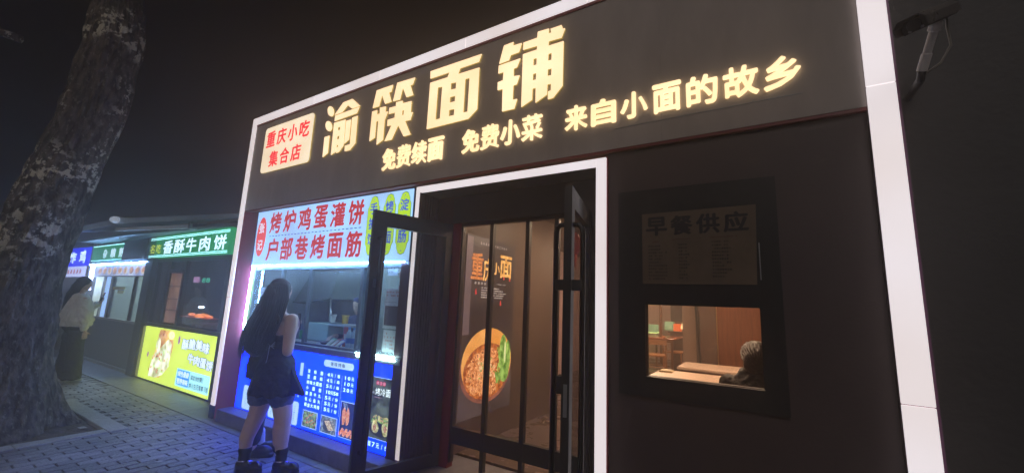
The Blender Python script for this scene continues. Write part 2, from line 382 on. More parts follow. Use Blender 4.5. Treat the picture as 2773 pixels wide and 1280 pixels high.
# inner glazed screen
scr = thing('glazed_screen','black framed inner glass screen with slim mullions behind the open entrance doors','glass screen',(-1.85,.32,.15))
m=MB().box(-2.49,-1.2,.30,.345,2.335,2.365).box(-2.49,-2.47,.30,.345,.2,2.335).box(-1.225,-1.2,.30,.345,.2,2.335); m.build('frame',BLACKM,scr)
for a in (-2.132,-1.750,-1.47): MB().box(a-.0185,a+.0185,.298,.343,.19,2.335).build('mullion',BLACKM,scr)
px=[-2.47,-2.1505,-2.1135,-1.7685,-1.7315,-1.4885,-1.4515,-1.225]
GL = glass('shop_glass',(.93,.93,.92),1.0,.05)
for i in range(4):
    MB().box(px[2*i],px[2*i+1],.300,.340,.36,.50).build('kick_rail',BLACKM,scr)
    MB().box(px[2*i],px[2*i+1],.318,.324,.50,2.335).build('glass_pane',GL,scr)

def leaf(hx,hy,fx,fy,z0,z1,label,stile,top,bot,th,wedge=1):
    """a door leaf from its hinge to its free edge"""
    t = thing('entrance_door',label,'door',(hx,hy,z0),'pair of black framed glass doors standing open')
    d=Vector((fx-hx,fy-hy,0)); Ln=d.length; d.normalize(); n=Vector((d.y,-d.x,0))
    def fr(u,v,z): p=Vector((hx,hy,0))+d*u+n*v; return (p.x,p.y,z)
    def bx(mb,u0,u1,v0,v1,a,b):
        vs=[fr(u,v,z) for z in(a,b) for u,v in((u0,v0),(u1,v0),(u1,v1),(u0,v1))]
        return mb.add(vs,[(0,3,2,1),(4,5,6,7),(0,1,5,4),(1,2,6,5),(2,3,7,6),(3,0,4,7)])
    h=th/2
    bx(MB(),Ln-stile,Ln,-h,h,z0,z1).build('stile',BLACKM,t)
    bx(MB(),0,.07,-h,h,z0,z1).build('stile',BLACKM,t)
    bx(MB(),.07,Ln-stile,-h+.002,h-.002,z1-top,z1).build('rail',BLACKM,t)
    bx(MB(),.07,Ln-stile,-h+.002,h-.002,z0,z0+bot).build('rail',BLACKM,t)
    bx(MB(),.07,Ln-stile,-.004,.004,z0+bot,z1-top).build('glass_pane',GL,t)
    for sg in (-1,1):
        o=sg*(h+.06); u=Ln-.055; za,zb=.42,2.11; P=[fr(u,sg*h,za+.0)]
        P=[fr(u,sg*h,za),fr(u,sg*(h+.035),za+.004),fr(u,o-sg*.006,za+.02),fr(u,o,za+.05),fr(u,o,zb-.05),fr(u,o-sg*.006,zb-.02),fr(u,sg*(h+.035),zb-.004),fr(u,sg*h,zb)]
        hd=MB().tube(P,.0165,10).build('pull_handle',mat('black_steel_handle',(0.02,0.02,0.024),.25,.4),t,smooth=True)
        bx(MB(),u-.02,u+.02,sg*h,o,1.70,1.765).build('bracket',BLACKM,t)
    bx(MB(),Ln,Ln+.002,-.011,.011,.98,1.16).build('lock_plate',GREY,t)
    bx(MB(),Ln-.10,Ln-.02,h,h+.035,1.10,1.20).build('lock_box',BLACKM,t)
    return t
leaf(-2.585,.262,-2.80,-.505,.17,2.35,'left glass entrance door swung out in front of the blue price board',.12,.13,.10,.045)
leaf(-1.175,.262,-1.012,-.50,.17,2.35,'right glass entrance door seen edge on beside the lit door strip',.09,.13,.10,.048)

# glowing strips: outer frame and door surround
def strip(t, x0,x1,z0,z1, cuts, vertical=True, depth=.16):
    ed=[z0]+cuts+[z1] if vertical else [x0]+cuts+[x1]
    for i in range(len(ed)-1):
        g=.0025
        a,b=ed[i]+(g if i else 0),ed[i+1]-(g if i<len(ed)-2 else 0)
        mb=MB()
        if vertical: mb.box(x0,x1,0,.018,a,b,.002)
        else: mb.box(a,b,0,.018,z0,z1,.002)
        mb.build('light_panel',WARM,t)
fr1 = thing('light_frame','huge glowing white strip running round the top and sides of the noodle shop','light strip',(-2.8,.1,0))
strip(fr1,-6.272,-6.172,.16,4.133,[1.55,2.72])
strip(fr1,-6.172,.535,4.028,4.133,[-4.78,-3.55,-2.34,-1.1],False)
strip(fr1,.535,.657,.12,4.133,[1.2,2.86])
MB().box(-6.275,-6.172,.018,.42,0,4.135).build('frame_body',mat('dark_red_frame_side',(0.07,0.012,0.016),.4),fr1)
MB().box(-6.171,.534,.018,.42,4.030,4.131).build('frame_body',MAROON,fr1)
MB().box(.536,.672,.019,.42,0,4.131).build('frame_body',mat('purple_frame_side',(0.16,0.06,0.13),.4),fr1)
MB().box(-6.276,-6.168,-.004,.018,0,.158).build('base_block',BLACKM,fr1)
fr2 = thing('door_light_frame','glowing white strip running up and over the noodle shop entrance','light strip',(-1.9,.1,.2))
strip(fr2,-2.841,-2.784,.225,2.692,[]); strip(fr2,-2.784,-1.018,2.630,2.692,[],False); strip(fr2,-1.018,-.942,.16,2.692,[])
MB().box(-2.852,-2.784,.019,.12,.2,2.70).box(-2.784,-1.018,.019,.1,2.634,2.70).box(-1.018,-.935,.019,.27,.15,2.70).build('frame_body',REDL,fr2)

# letters
sg = thing('shop_sign','four large warm white characters 渝筷面铺 across the dark fascia','sign',(-2.9,0,3.25))
for nm,(P,Hh) in (('yu',BIG_yu),('kuai',BIG_kuai),('mian',BIG_mian),('pu',BIG_pu)):
    solid_shape(P,Hh,0.0,.006,'letter',LETTER,sg)
    solid_shape([[(x,z) for x,z in q] for q in P],Hh,0.0063,.0155,'letter_side',lit('glowing_letter_side',(.55,.40,.10),.55),sg)
def slogan(body, xs, label):
    t = thing('slogan_sign',label,'sign',(xs[0][0],0,2.9))
    for ch,(a,b,z0,z1) in zip(body,xs):
        mb=MB(); text(mb,ch,a,b,z0,z1,.0108,bold=.014 if ch in '费续菜' else .03,depth=.0185); mb.build('letter',LETTER2,t)
    mb=MB(); a=xs[0][0]; b=xs[-1][1]
    if b-a>1.2:
        mb.box(a+.4,b,.0185,.0218,2.905,2.9085)
        mb.build('seam',GREY,t)
        for i in range(8): MB().lathe((a+.5+i*.13,.0165,2.915),[(.0035,0),(.0035,.005)],6,'y').build('rivet',GREY,t)
    return t
g1=[(-3.385+.2155*i,-3.385+.2155*i+.195,2.935,3.172) for i in range(4)]
slogan('免费续面',g1,'small lit slogan 免费续面, first on the left under the big characters')
g2=[(-2.315+.2125*i,-2.315+.2125*i+.195,2.945,3.170) for i in range(4)]
slogan('免费小菜',g2,'small lit slogan 免费小菜 in the middle under the big characters')
g3=[(-1.28,-1.094,2.955,3.16),(-1.062,-.871,2.955,3.16),(-.836,-.642,2.96,3.16),(-.607,-.418,2.955,3.17),(-.385,-.193,2.955,3.165),(-.162,.036,2.955,3.165),(.06,.253,2.955,3.165)]
slogan('来自小面的故乡',g3,'long lit slogan 来自小面的故乡 at the right end of the fascia')
rs = thing('red_letter_box','glowing cream box with red characters 重庆小吃集合店 at the left end of the fascia','sign',(-5.3,0,3.24))
mb=MB(); mb.prism(rrect(-5.865,-4.735,3.246,3.898,.05),0,.006); mb.build('light_face',lit('cream_face',(1.0,0.80,0.55),.98,var=.14,vscale=1.6,col2=(1.0,.86,.62)),rs)
mb=MB(); mb.prism(rrect(-5.863,-4.737,3.248,3.896,.05),.0065,.0215); mb.build('box_side',lit('glowing_letter_side',(0,0,0)),rs)
RED = lit('lit_red_lettering',(0.95,0.03,0.05),.9)
mb=MB(); chars(mb,'重庆小吃',-5.80,-4.80,3.60,3.83,-.003,bold=.03,gap=.045,depth=.004); mb.build('lettering',RED,rs)
mb=MB(); chars(mb,'集合店',-5.67,-4.93,3.305,3.53,-.003,bold=.03,gap=.045,depth=.004); mb.build('lettering',RED,rs)

# breakfast poster and black surround of the pick-up window
sv = thing('serving_window','black framed pick-up window looking into the warm dining room','window',(-.36,.03,1.05))
FX0,FX1,FZ0,FZ1=-.86,.085,1.055,2.42
m=MB(); m.box(FX0,WX0+.002,.030,.054,FZ0,FZ1).box(WX1-.002,FX1,.030,.054,FZ0,FZ1).box(WX0+.002,WX1-.002,.030,.054,FZ0,WZ0+.002).box(WX0+.002,WX1-.002,.030,.054,WZ1-.002,FZ1)
m.build('frame',BLACKM,sv)
m=MB(); m.box(WX0-.001,WX0+.006,.056,.10,WZ0,WZ1).box(WX1-.006,WX1+.001,.056,.10,WZ0,WZ1).box(WX0+.006,WX1-.006,.056,.10,WZ0-.001,WZ0+.005).box(WX0+.006,WX1-.006,.056,.10,WZ1-.005,WZ1+.001); m.build('sash',BLACKM,sv)
MB().box(WX0+.006,WX1-.006,.080,.086,WZ0+.005,WZ1-.005).build('glass_pane',glass('window_glass',(.96,.95,.94),.6,.02),sv)
ps = thing('breakfast_poster','dim brown paper menu headed 早餐供应 above the pick-up window','poster',(-.36,.02,1.77))
q=[(-.694,1.773),(-.037,1.772),(-.021,2.254),(-.694,2.246)]
mb=MB(); mb.prism(q,.022,.0295); mb.build('paper',mat('brown_paper',(0.155,0.11,0.075),.6,var=.18,vscale=5,bump=.2,bscale=9),ps)
INK=mat('dark_ink',(0.03,0.025,0.03),.6)
mb=MB(); chars(mb,'早餐供应',-.668,-.062,2.09,2.222,.0205,bold=.045,gap=.018); mb.build('lettering',INK,ps)
mb=MB(); scribble(mb,-.655,-.53,1.80,2.03,.0205,.0135,seed=3); scribble(mb,-.465,-.40,1.79,2.035,.0205,.0135,seed=4); scribble(mb,-.27,-.16,1.80,2.045,.0205,.0135,seed=5); mb.build('small_print',INK,ps)
mb=MB(); scribble(mb,-.64,-.56,2.04,2.058,.0205,.012,seed=8); scribble(mb,-.50,-.36,2.052,2.07,.0205,.011,seed=9); scribble(mb,-.28,-.10,2.055,2.073,.0205,.012,seed=10); mb.build('red_print',mat('dull_red_ink',(0.12,0.03,0.03),.6),ps)
MB().box(-.019,-.013,.0215,.024,1.80,2.02).build('tape',GREY,ps)

# ================================================================== SNACK BOOTH (left part of the front)
KY=.16
def k12(x,z): s=(D+KY)/(D+.12); return x*s, 1.6+(z-1.6)*s
booth = thing('snack_booth','snack booth with a sliding window between the red side panel and the entrance','booth',(-4.5,.3,0))
# slanted glossy red return on the left and red strip above the window
mb=MB(); mb.add([(-6.171,.02,0.0),(-5.965,KY,0.0),(-5.965,KY,2.735),(-6.171,.02,2.735),(-6.18,.05,0),(-5.975,KY+.03,0),(-5.975,KY+.03,2.735),(-6.18,.05,2.735)],[(0,1,2,3),(7,6,5,4),(0,4,5,1),(2,6,7,3),(1,5,6,2),(3,7,4,0)])
mb.build('red_side_panel',REDW,booth)
MB().box(-3.095,-2.852,.125,.29,.15,2.735).build('end_panel',MAROON,booth)
mb=MB(); mb.box(-5.962,-3.0,KY+.02,KY+.06,.15,.985); mb.build('counter_front',BLACKM,booth)
mb=MB(); mb.box(-5.962,-3.0,KY-.045,KY+.14,.985,1.045,.004); mb.build('counter_sill',mat('grey_steel_sill',(0.30,0.31,0.33),.35,.5,var=.15),booth)
AL=mat('window_aluminium',(0.16,0.18,0.19),.35,.5,var=.1)
mb=MB(); mb.box(-5.962,-3.05,KY+.0,KY+.05,1.93,2.0).box(-5.962,-5.92,KY,KY+.05,1.046,1.93).box(-3.09,-3.05,KY,KY+.05,1.046,1.93).box(-5.92,-3.09,KY,KY+.05,1.046,1.07); mb.build('window_frame',AL,booth)
for a in (-5.28,-4.67,-3.72): MB().box(a-.022,a+.022,KY+.004,KY+.046,1.07,1.93).build('window_mullion',AL,booth)
ed=[-5.92,-5.302,-5.258,-4.692,-4.648,-3.742,-3.698,-3.09]
GB=glass('booth_glass',(.90,.95,.96),1.0,.10)
for i in (0,1,3): MB().box(ed[2*i],ed[2*i+1],KY+.022,KY+.028,1.07,1.93).build('glass_pane',GB,booth)
MB().box(ed[4],ed[5],KY+.030,KY+.036,1.07,1.93).build('glass_pane',GB,booth)
# inside walls
IW=mat('booth_inner_wall',(0.24,0.28,0.31),.5,var=.2,vscale=2)
mb=MB(); mb.box(-6.3,-3.0,1.55,1.6,.15,2.4).box(-6.3,-6.25,.25,1.55,.15,2.4).box(-2.99,-2.94,.35,1.55,.15,2.4).box(-6.25,-3.0,.25,1.55,2.35,2.4); mb.build('inner_wall',IW,booth)
MB().box(-6.25,-3.0,.30,.75,.95,1.0).build('worktop',GREY,booth)
INL=lit('booth_fill_tube',(.6,.85,1.0),60); MB().box(-3.95,-3.70,KY+.57,KY+.59,1.93,1.945).build('ceiling_lamp',lit('dim_tube',(.6,.8,1.0),.8),booth)
for x in (-5.6,-4.5): MB().box(x,x+.9,.86,.90,2.30,2.33).build('ceiling_lamp',lit('booth_fill_tube',(0,0,0)),booth)  # unseen tubes added above the window to brighten the booth inside
# LED tubes round the window
COLD=lit('cold_led_tube',(0.24,0.50,1.0),95.0); GRN=lit('green_white_led',(0.55,.95,1.0),30.0)
lt = thing('window_led_tube','bright cold white tube up the left side of the booth window','light tube',(-5.93,.1,1.05))
mb=MB(); mb.tube([(-5.945,.115,1.05),(-5.925,.115,1.985)],.011,8); mb.build('tube',COLD,lt); MB().box(-5.962,-5.93,.128,.16,1.04,1.99).build('holder',mat('yellow_edge_acrylic',(.5,.5,.12),.3),lt)
lt = thing('window_led_tube','bright cold white tube along the top of the booth window','light tube',(-4.5,.1,1.98))
mb=MB(); mb.tube([(-5.93+.29*i,.10,1.978+.004*(i%2)) for i in range(11)],.006,8); mb.build('tube',COLD,lt)
lt = thing('window_led_tube','bright greenish tube along the right end of the booth sill','light tube',(-3.3,.1,1.05))
mb=MB(); mb.tube([(-3.62,.10,1.052),(-3.06,.10,1.056)],.008,8).tube([(-3.62,.108,1.022),(-3.06,.108,1.022)],.006,8); mb.build('tube',GRN,lt)

# ---- white light box sign above the window
sb = thing('booth_light_box','white light box sign reading 烤炉鸡蛋灌饼 and 户部巷烤面筋 over the booth window','sign',(-4.4,.1,1.99))
f=[(-5.93,1.992),(-2.975,1.987),(-2.978,2.722),(-5.945,2.728)]
mb=MB(); mb.prism(f,.10,.106); mb.build('light_face',lit('cool_white_face',(0.40,0.62,1.05),1.0,var=.18,vscale=1.5,col2=(0.42,0.80,1.15)),sb)
mb=MB(); mb.box(-5.955,-2.97,.108,.155,1.988,2.733); mb.build('box_body',mat('blue_box_side',(0.03,0.05,0.16),.4),sb)
mb=MB(); mb.box(-5.955,-2.972,.094,.108,2.724,2.733).box(-5.955,-5.946,.094,.108,1.99,2.724); mb.build('box_trim',mat('blue_box_side',(0,0,0)),sb)
PR=lit('printed_red',(0.48,0.025,0.03),.95)
mb=MB(); chars(mb,'烤炉鸡蛋灌饼',-5.61,-3.71,2.40,2.695,.0975,bold=.040,gap=.055); mb.build('lettering',PR,sb); mb=MB(); chars(mb,'户部巷烤面筋',-5.61,-3.70,2.04,2.34,.0975,bold=.040,gap=.055); mb.build('lettering',PR,sb)
mb=MB(); sheet(mb,disc(-5.795,2.375,.118,.268),.0985); mb.build('red_oval',lit('oval_red',(.75,.05,.04),.95),sb)
for ch,z0 in (('张',2.42),('记',2.19)): mb=MB(); chars(mb,ch,-5.86,-5.735,z0,z0+.145,.0965,bold=.03); mb.build('oval_lettering',lit('printed_pale',(.70,.82,1.0),.95),sb)
mb=MB()
for i in range(26): a=-5.59+i*.0725; sheet(mb,[(a,2.364),(a+.045,2.364),(a+.045,2.374),(a,2.374)],.0975)
mb.build('dashed_line',lit('printed_teal',(.01,.08,.10),.9),sb)
TAG=lit('printed_lime',(.45,.72,.03),.95); TE=lit('printed_tag_edge',(.02,.12,.12),.9); BL=lit('printed_blue',(.01,.06,.62),.95)
def tagshape(cx,w,h0,h1,g=0):
    P=[]; hw=w/2+g
    P+= [(cx+hw,h0+.13),(cx+hw,h1-.13)]
    P+= [(cx+hw*.8,h1-.10),(cx+hw*.72,h1-.06),(cx+hw*.45,h1-.015+g),(cx,h1+g),(cx-hw*.45,h1-.015+g),(cx-hw*.72,h1-.06),(cx-hw*.8,h1-.10)]
    P+= [(cx-hw,h1-.13),(cx-hw,h0+.13),(cx-hw*.8,h0+.10),(cx-hw*.72,h0+.06),(cx-hw*.45,h0+.015-g),(cx,h0-g),(cx+hw*.45,h0+.015-g),(cx+hw*.72,h0+.06),(cx+hw*.8,h0+.10)]
    return P
for cx,body in ((-3.555,'手抓饼'),(-3.31,'烤冷面'),(-3.09,'淀粉肠')):
    mb=MB(); sheet(mb,tagshape(cx,.178,2.055,2.70,.006),.0987); mb.build('tag_edge',TE,sb)
    mb=MB(); sheet(mb,tagshape(cx,.178,2.055,2.70),.0978); mb.build('tag_panel',TAG,sb)
    mb=MB()
    for j,ch in enumerate(body): text(mb,ch,cx-.062,cx+.062,2.50-.165*j,2.63-.165*j,.0965,bold=.03)
    sheet(mb,disc(cx,2.665,.007,.007,8),.0965); sheet(mb,disc(cx,2.09,.007,.007,8),.0965)
    mb.build('tag_lettering',BL,sb)

# ---- blue light box price board below the counter
bb = thing('blue_price_board','bright blue light box price board under the booth counter','sign',(-4.5,KY,.16))
z0b,z1b=.158,.972
mb=MB(); mb.box(-5.955,-3.045,KY-.012,KY+.018,z0b-.008,z1b+.006); mb.build('box_body',mat('blue_box_side',(0,0,0)),bb)
mb=MB(); mb.box(-5.948,-3.052,KY-.016,KY-.0125,z0b,z1b); mb.build('light_face',lit('blue_face',(0.002,0.080,4.2),1.0,var=.10,vscale=1.0,col2=(.002,.10,4.8)),bb)
PB=lit('printed_white_on_blue',(.65,.90,1.2),1.1); PW=lit('printed_pale_panel',(.50,.76,1.0),.9)
yb=KY-.0175
# writing measured on the 0.12 m plane is moved to the face of the board
def kf(x,y,z): a,b=k12(x,z); return (a,yb,b)
mb=MB(); sheet(mb,rrect(-4.13,-3.63,.866,.937,.034),0,kf); mb.build('title_pill',PW,bb)
def kf2(x,y,z): a,b=k12(x,z); return (a,yb-.001,b)
mb=MB(); chars(mb,'美味烤串',-4.01,-3.77,.880,.924,0,bold=.02,gap=.012,frame=kf2); mb.build('title_lettering',lit('printed_navy',(.01,.03,.14),.9),bb)
rows=[('淀 粉 肠','4元/根','10元'),('豆 腐 结','4元/串','10元'),('绝味大面筋','5元/串','20元'),('小 面 筋','10元5串',''),('撒尿牛丸','5元/份',''),('包心鱼丸','5元/份',''),('黄金大鸡排','5元/份','')]
mb=MB()
for i,(a,b,c) in enumerate(rows):
    zt=.806-.0585*i
    sp={'撒尿牛丸':.034,'包心鱼丸':.034}.get(a,.012)
    chars(mb,a,-4.40,-4.125,zt-.040,zt,0,bold=.020,gap=sp,frame=kf)
    chars(mb,b,-4.05,-3.835,zt-.036,zt,0,bold=.020,gap=.016 if len(b)==4 else .006,frame=kf)
    if c: chars(mb,c,-3.765,-3.612,zt-.036,zt,0,bold=.020,gap=.02,frame=kf)
for x in (-4.09,-3.80):
    for j in range(28): z=.80-.0145*j; sheet(mb,[(x,z),(x+.0035,z),(x+.0035,z-.008),(x,z-.008)],0,kf)
mb.build('price_lettering',PB,bb)
mb=MB(); chars(mb,'元',-4.545,-4.515,.49,.52,0,bold=.01,frame=kf); chars(mb,'冷面7元/份',-3.385,-3.048,.222,.266,0,bold=.020,gap=.016,frame=kf); mb.build('price_lettering',PB,bb)
# white cards along the bottom left
for c_ in ((-5.70,-5.48,.19,.47,.03),(-5.36,-5.13,.19,.40,.03),(-5.09,-4.94,.19,.40,.03),(-4.72,-4.495,.19,.435,.03),(-5.66,-5.57,.64,.80,.01),(-4.55,-4.49,.72,.86,.01),(-4.55,-4.50,.52,.56,.008)):
    mb=MB(); sheet(mb,rrect(*c_),0,kf); mb.build('pale_card',PW,bb)
def kfv(x,y,z): a,b=k12(x,z); return (a,yb-.001,b)
mb=MB(); 
for x in (-5.62,-5.56,-5.27,-5.2,-5.03,-4.62,-4.57): scribble(mb,x-.012,x+.016,.21,.39,0,.013,frame=kfv,seed=int(-x*100))
mb.build('small_print',lit('printed_navy',(0,0,0)),bb)
# ---- food photographs printed on the board
def pic(x0,x1,z0,z1,bgc,label):
    mb=MB(); sheet(mb,[(x0-.006,z0-.006),(x1+.006,z0-.006),(x1+.006,z1+.006),(x0-.006,z1+.006)],0,kf); mb.build('picture_border',PW,bb)
    mb=MB(); sheet(mb,[(x0,z0),(x1,z0),(x1,z1),(x0,z1)],0,kf2); mb.build('food_picture',bgc,bb,label=label)
def kf3(x,y,z): a,b=k12(x,z); return (a,yb-.0018,b)
def kf4(x,y,z): a,b=k12(x,z); return (a,yb-.0026,b)
def blob(mb,cx,cz,rx,rz,fr,r=None,n=12):
    r=r or rnd; sheet(mb,[(cx+rx*(1+r.uniform(-.15,.15))*math.cos(2*math.pi*i/n),cz+rz*(1+r.uniform(-.15,.15))*math.sin(2*math.pi*i/n)) for i in range(n)],0,fr)
def bar(mb,p,q,wd,fr):
    dx,dz=q[0]-p[0],q[1]-p[1]; l=math.hypot(dx,dz) or 1; nx,nz=-dz/l*wd/2,dx/l*wd/2
    sheet(mb,[(p[0]+nx,p[1]+nz),(p[0]-nx,p[1]-nz),(q[0]-nx,q[1]-nz),(q[0]+nx,q[1]+nz)],0,fr)
pic(-4.40,-4.145,.212,.372,lit('print_herb',(.10,.16,.12),.9,var=.8,vscale=40,col2=(.35,.55,.20)),'printed picture of grilled skewers on herbs')
mb=MB(); 
for i in range(16):
    x=-4.35+rnd.random()*.16; z=.235+rnd.random()*.11; bar(mb,(x,z),(x+.035,z+.02),.010,kf3)
mb.build('printed_food',lit('print_brown',(.42,.12,.05),.9,var=.5,vscale=60,col2=(.75,.45,.2)),bb)
pic(-4.075,-3.815,.212,.372,lit('print_slate',(.10,.16,.20),.9,var=.6,vscale=30,col2=(.30,.42,.48)),'printed picture of skewers on a round pan')
mb=MB(); blob(mb,-3.95,.285,.085,.065,kf3); mb.build('printed_plate',lit('print_pan',(.05,.07,.08),.9),bb)
mb=MB()
for i in range(7): bar(mb,(-4.01+.012*i,.32-.012*i),(-3.93+.012*i,.335-.012*i),.012,kf4); bar(mb,(-3.93+.012*i,.335-.012*i),(-3.87+.012*i,.345-.014*i),.003,kf4)
mb.build('printed_food',lit('print_chicken',(.70,.50,.28),.95,var=.5,vscale=70,col2=(.9,.8,.55)),bb)
pic(-3.768,-3.55,.222,.556,lit('print_navy_bg',(.03,.05,.16),.9,var=.4,vscale=8),'printed picture of two sausages on sticks')
mb=MB()
for dx in (0,.06):
    blob(mb,-3.71+dx,.42,.030,.085,kf3); 
for i in range(10): blob(mb,-3.75+.02*i,.25+.02*(i%3),.022,.02,kf3)
mb.build('printed_food',lit('print_sausage',(.80,.22,.10),.95,var=.4,vscale=45,col2=(.95,.5,.3)),bb)
mb=MB(); 
for dx in (0,.018,.045): bar(mb,(-3.73+dx,.55),(-3.705+dx,.49),.003,kf4)
mb.build('printed_stick',PB,bb)
pic(-3.36,-3.03,.303,.851,lit('print_dark_table',(.03,.06,.07),.9,var=.8,vscale=9,col2=(.16,.22,.20)),'printed picture of sliced stuffed rolls on a black plate')
mb=MB(); chars(mb,'烤冷面',-3.278,-3.062,.690,.758,0,bold=.004,gap=.008,frame=kf4); chars(mb,'品',-3.315,-3.290,.70,.72,0,frame=kf4); mb.build('picture_lettering',lit('printed_pure_white',(.85,.95,1),.95),bb)
mb=MB(); 
for i in range(3): blob(mb,-3.255+.046*i,.802,.022,.022,kf3)
mb.build('printed_dot',lit('print_crimson',(.60,.02,.12),.95),bb)
mb=MB(); chars(mb,'烤冷面',-3.27,-3.145,.79,.815,0,gap=.012,frame=kf4); scribble(mb,-3.29,-3.09,.655,.675,0,.008,frame=kf4,seed=31); mb.build('picture_lettering',lit('printed_pink',(.9,.6,.75),.9),bb)
mb=MB(); sheet(mb,disc(-3.17,.385,.155,.062),0,kf3); mb.build('printed_plate',lit('print_plate',(.02,.03,.05),.9),bb)
mb=MB(); 
for cx,cz,rx,rz in ((-3.245,.40,.050,.056),(-3.10,.405,.046,.062)): blob(mb,cx,cz,rx,rz,kf4)
for i in range(16): blob(mb,-3.29+rnd.random()*.24,.45+rnd.random()*.05,.018,.015,kf4)
mb.build('printed_food',lit('print_egg_roll',(.80,.78,.25),.95,var=.6,vscale=35,col2=(.95,.92,.6)),bb)
def kf5(x,y,z): a,b=k12(x,z); return (a,yb-.0034,b)
mb=MB()
for cx,cz in ((-3.245,.40),(-3.10,.405)): blob(mb,cx,cz,.024,.030,kf5)
for i in range(9): blob(mb,-3.28+rnd.random()*.22,.45+rnd.random()*.05,.010,.008,kf5)
mb.build('printed_filling',lit('print_filling',(.55,.16,.10),.95,var=.6,vscale=90,col2=(.9,.6,.4)),bb)
mb=MB()
for i in range(22): blob(mb,-3.29+rnd.random()*.25,.43+rnd.random()*.07,.010,.007,kf5)
mb.build('printed_greens',lit('print_greens',(.12,.45,.12),.95,var=.6,vscale=90,col2=(.5,.85,.3)),bb)

# ---- step running along the front
stp = MB().box(-6.02,-2.98,-.03,KY+.03,-.02,.15,.006).box(-2.979,-.94,-.03,.60,-.02,.15,.006).build('front_step',mat('step_stone',(0.20,0.19,0.21),.55,var=.25,vscale=9,bump=.3,bscale=60),None,kind='structure')

# ================================================================== THINGS IN THE BOOTH
def cup(x,y,z,h,r,m,label):
    t=MB().lathe((x,y,z),[(r*.72,0),(r*.95,h*.93),(r*1.06,h*.94),(r*1.06,h),(r*.98,h),(r*.7,.006)],18).build('paper_cup',m,None,smooth=False,label=label,cat='cup'); return t
hood=thing('range_hood','dark range hood hanging over the booth worktop','range hood',(-5.2,1.1,1.5))
mb=MB(); mb.add([(-6.1,.85,1.52),(-5.22,.85,1.58),(-5.22,1.5,1.58),(-6.1,1.5,1.52),(-5.95,1.0,1.98),(-5.3,1.0,1.98),(-5.3,1.5,1.98),(-5.95,1.5,1.98)],[(0,3,2,1),(4,5,6,7),(0,1,5,4),(1,2,6,5),(2,3,7,6),(3,0,4,7)]); mb.build('canopy',mat('hood_steel',(.10,.12,.13),.4,.6,var=.2),hood)
mb=MB(); mb.tube([(-6.09,.84,1.515),(-5.8,.82,1.50),(-5.5,.84,1.54),(-5.23,.84,1.58)],.012,8); mb.build('rim',BLACKM,hood)
mb=MB(); mb.tube([(-5.28,.9,1.60),(-5.27,.9,1.45),(-5.2,.88,1.36)],.012,8); mb.build('pipe',GREY,hood)
MB().box(-5.62,-5.12,.80,1.15,1.0,1.245,.01).build('glass_case',mat('pale_green_case',(.30,.42,.38),.35,var=.1),thing('counter_case','pale green food case on the booth worktop','food case',(-5.4,.95,1.0)))
MB().box(-5.12,-4.62,.80,1.15,1.22,1.25).build('shelf_board',GREY,thing('booth_shelf','thin steel shelf behind the booth glass carrying two cups','shelf',(-4.9,1,1.22)))
cup(-5.26,.95,1.252,.115,.052,mat('white_paper_cup',(.62,.62,.60),.5),'white paper cup on the booth shelf')
cup(-4.98,.95,1.252,.115,.052,mat('yellow_paper_cup',(.75,.45,.05),.5),'yellow paper cup on the booth shelf')
MB().box(-5.30,-5.15,1.45,1.47,1.38,1.55).build('wall_notice',mat('pale_notice',(.5,.52,.55),.6),None,label='pale paper notice on the inner wall of the booth above the cups',cat='notice')
MB().box(-5.78,-5.66,.8,.9,1.0,1.12,.008).build('green_box',mat('green_plastic',(.02,.35,.10),.4),None,label='small green box at the left end of the booth worktop',cat='box')
def bottle(x,y,label):
    t=thing('water_bottle',label,'bottle',(x,y,1.0),'water bottles on the booth counter')
    MB().lathe((x,y,1.046),[(.030,0),(.033,.01),(.031,.03),(.033,.05),(.033,.12),(.031,.135),(.033,.15),(.028,.17),(.013,.20),(.012,.212)],16).build('bottle_body',mat('clear_plastic',(.45,.62,.75),.12,var=.0),t,smooth=True)
    MB().lathe((x,y,1.046),[(.0335,.06),(.0335,.115)],16).build('label_band',mat('blue_label',(.02,.16,.55),.4),t)
    MB().lathe((x,y,1.046),[(.0145,.208),(.0145,.232)],12).build('cap',mat('blue_cap',(.03,.25,.65),.4),t)
bottle(-4.03,.31,'left one of the two blue capped water bottles'); bottle(-3.945,.31,'right one of the two blue capped water bottles')
st=thing('payment_stand','red upright payment card stand beside the bottles','card stand',(-4.2,.36,1.0))
MB().box(-4.22,-4.12,.375,.385,1.046,1.27).build('card',mat('red_card',(.45,.03,.05),.4),st); MB().box(-4.20,-4.14,.373,.3745,1.12,1.19).build('card_panel',mat('pale_panel_print',(.55,.55,.55),.5),st)
for i,(c_,nm) in enumerate((((.03,.35,.18),'green'),((.5,.04,.08),'red'),((.06,.12,.45),'blue'))):
    x=-4.36+.085*i
    t=thing('counter_card','%s edged price card leaning on the booth counter'%nm,'card',(x,.27,1.046))
    MB().add([(x,.235,1.05),(x+.075,.235,1.05),(x+.105,.33,1.135),(x+.03,.33,1.135),(x,.245,1.047),(x+.075,.245,1.047),(x+.105,.34,1.132),(x+.03,.34,1.132)],[(0,1,2,3),(7,6,5,4),(0,4,5,1),(1,5,6,2),(2,6,7,3),(3,7,4,0)]).build('card',mat(nm+'_card',c_,.4),t)
    MB().add([(x+.012,.240,1.0565),(x+.070,.240,1.0565),(x+.093,.312,1.122),(x+.035,.312,1.122)],[(0,1,2,3)]).build('card_panel',mat('pale_panel_print',(0,0,0)),t)
PAP=mat('menu_paper',(.48,.50,.52),.6,var=.08,vscale=6); PRD=mat('faded_red_print',(.45,.08,.06),.6)
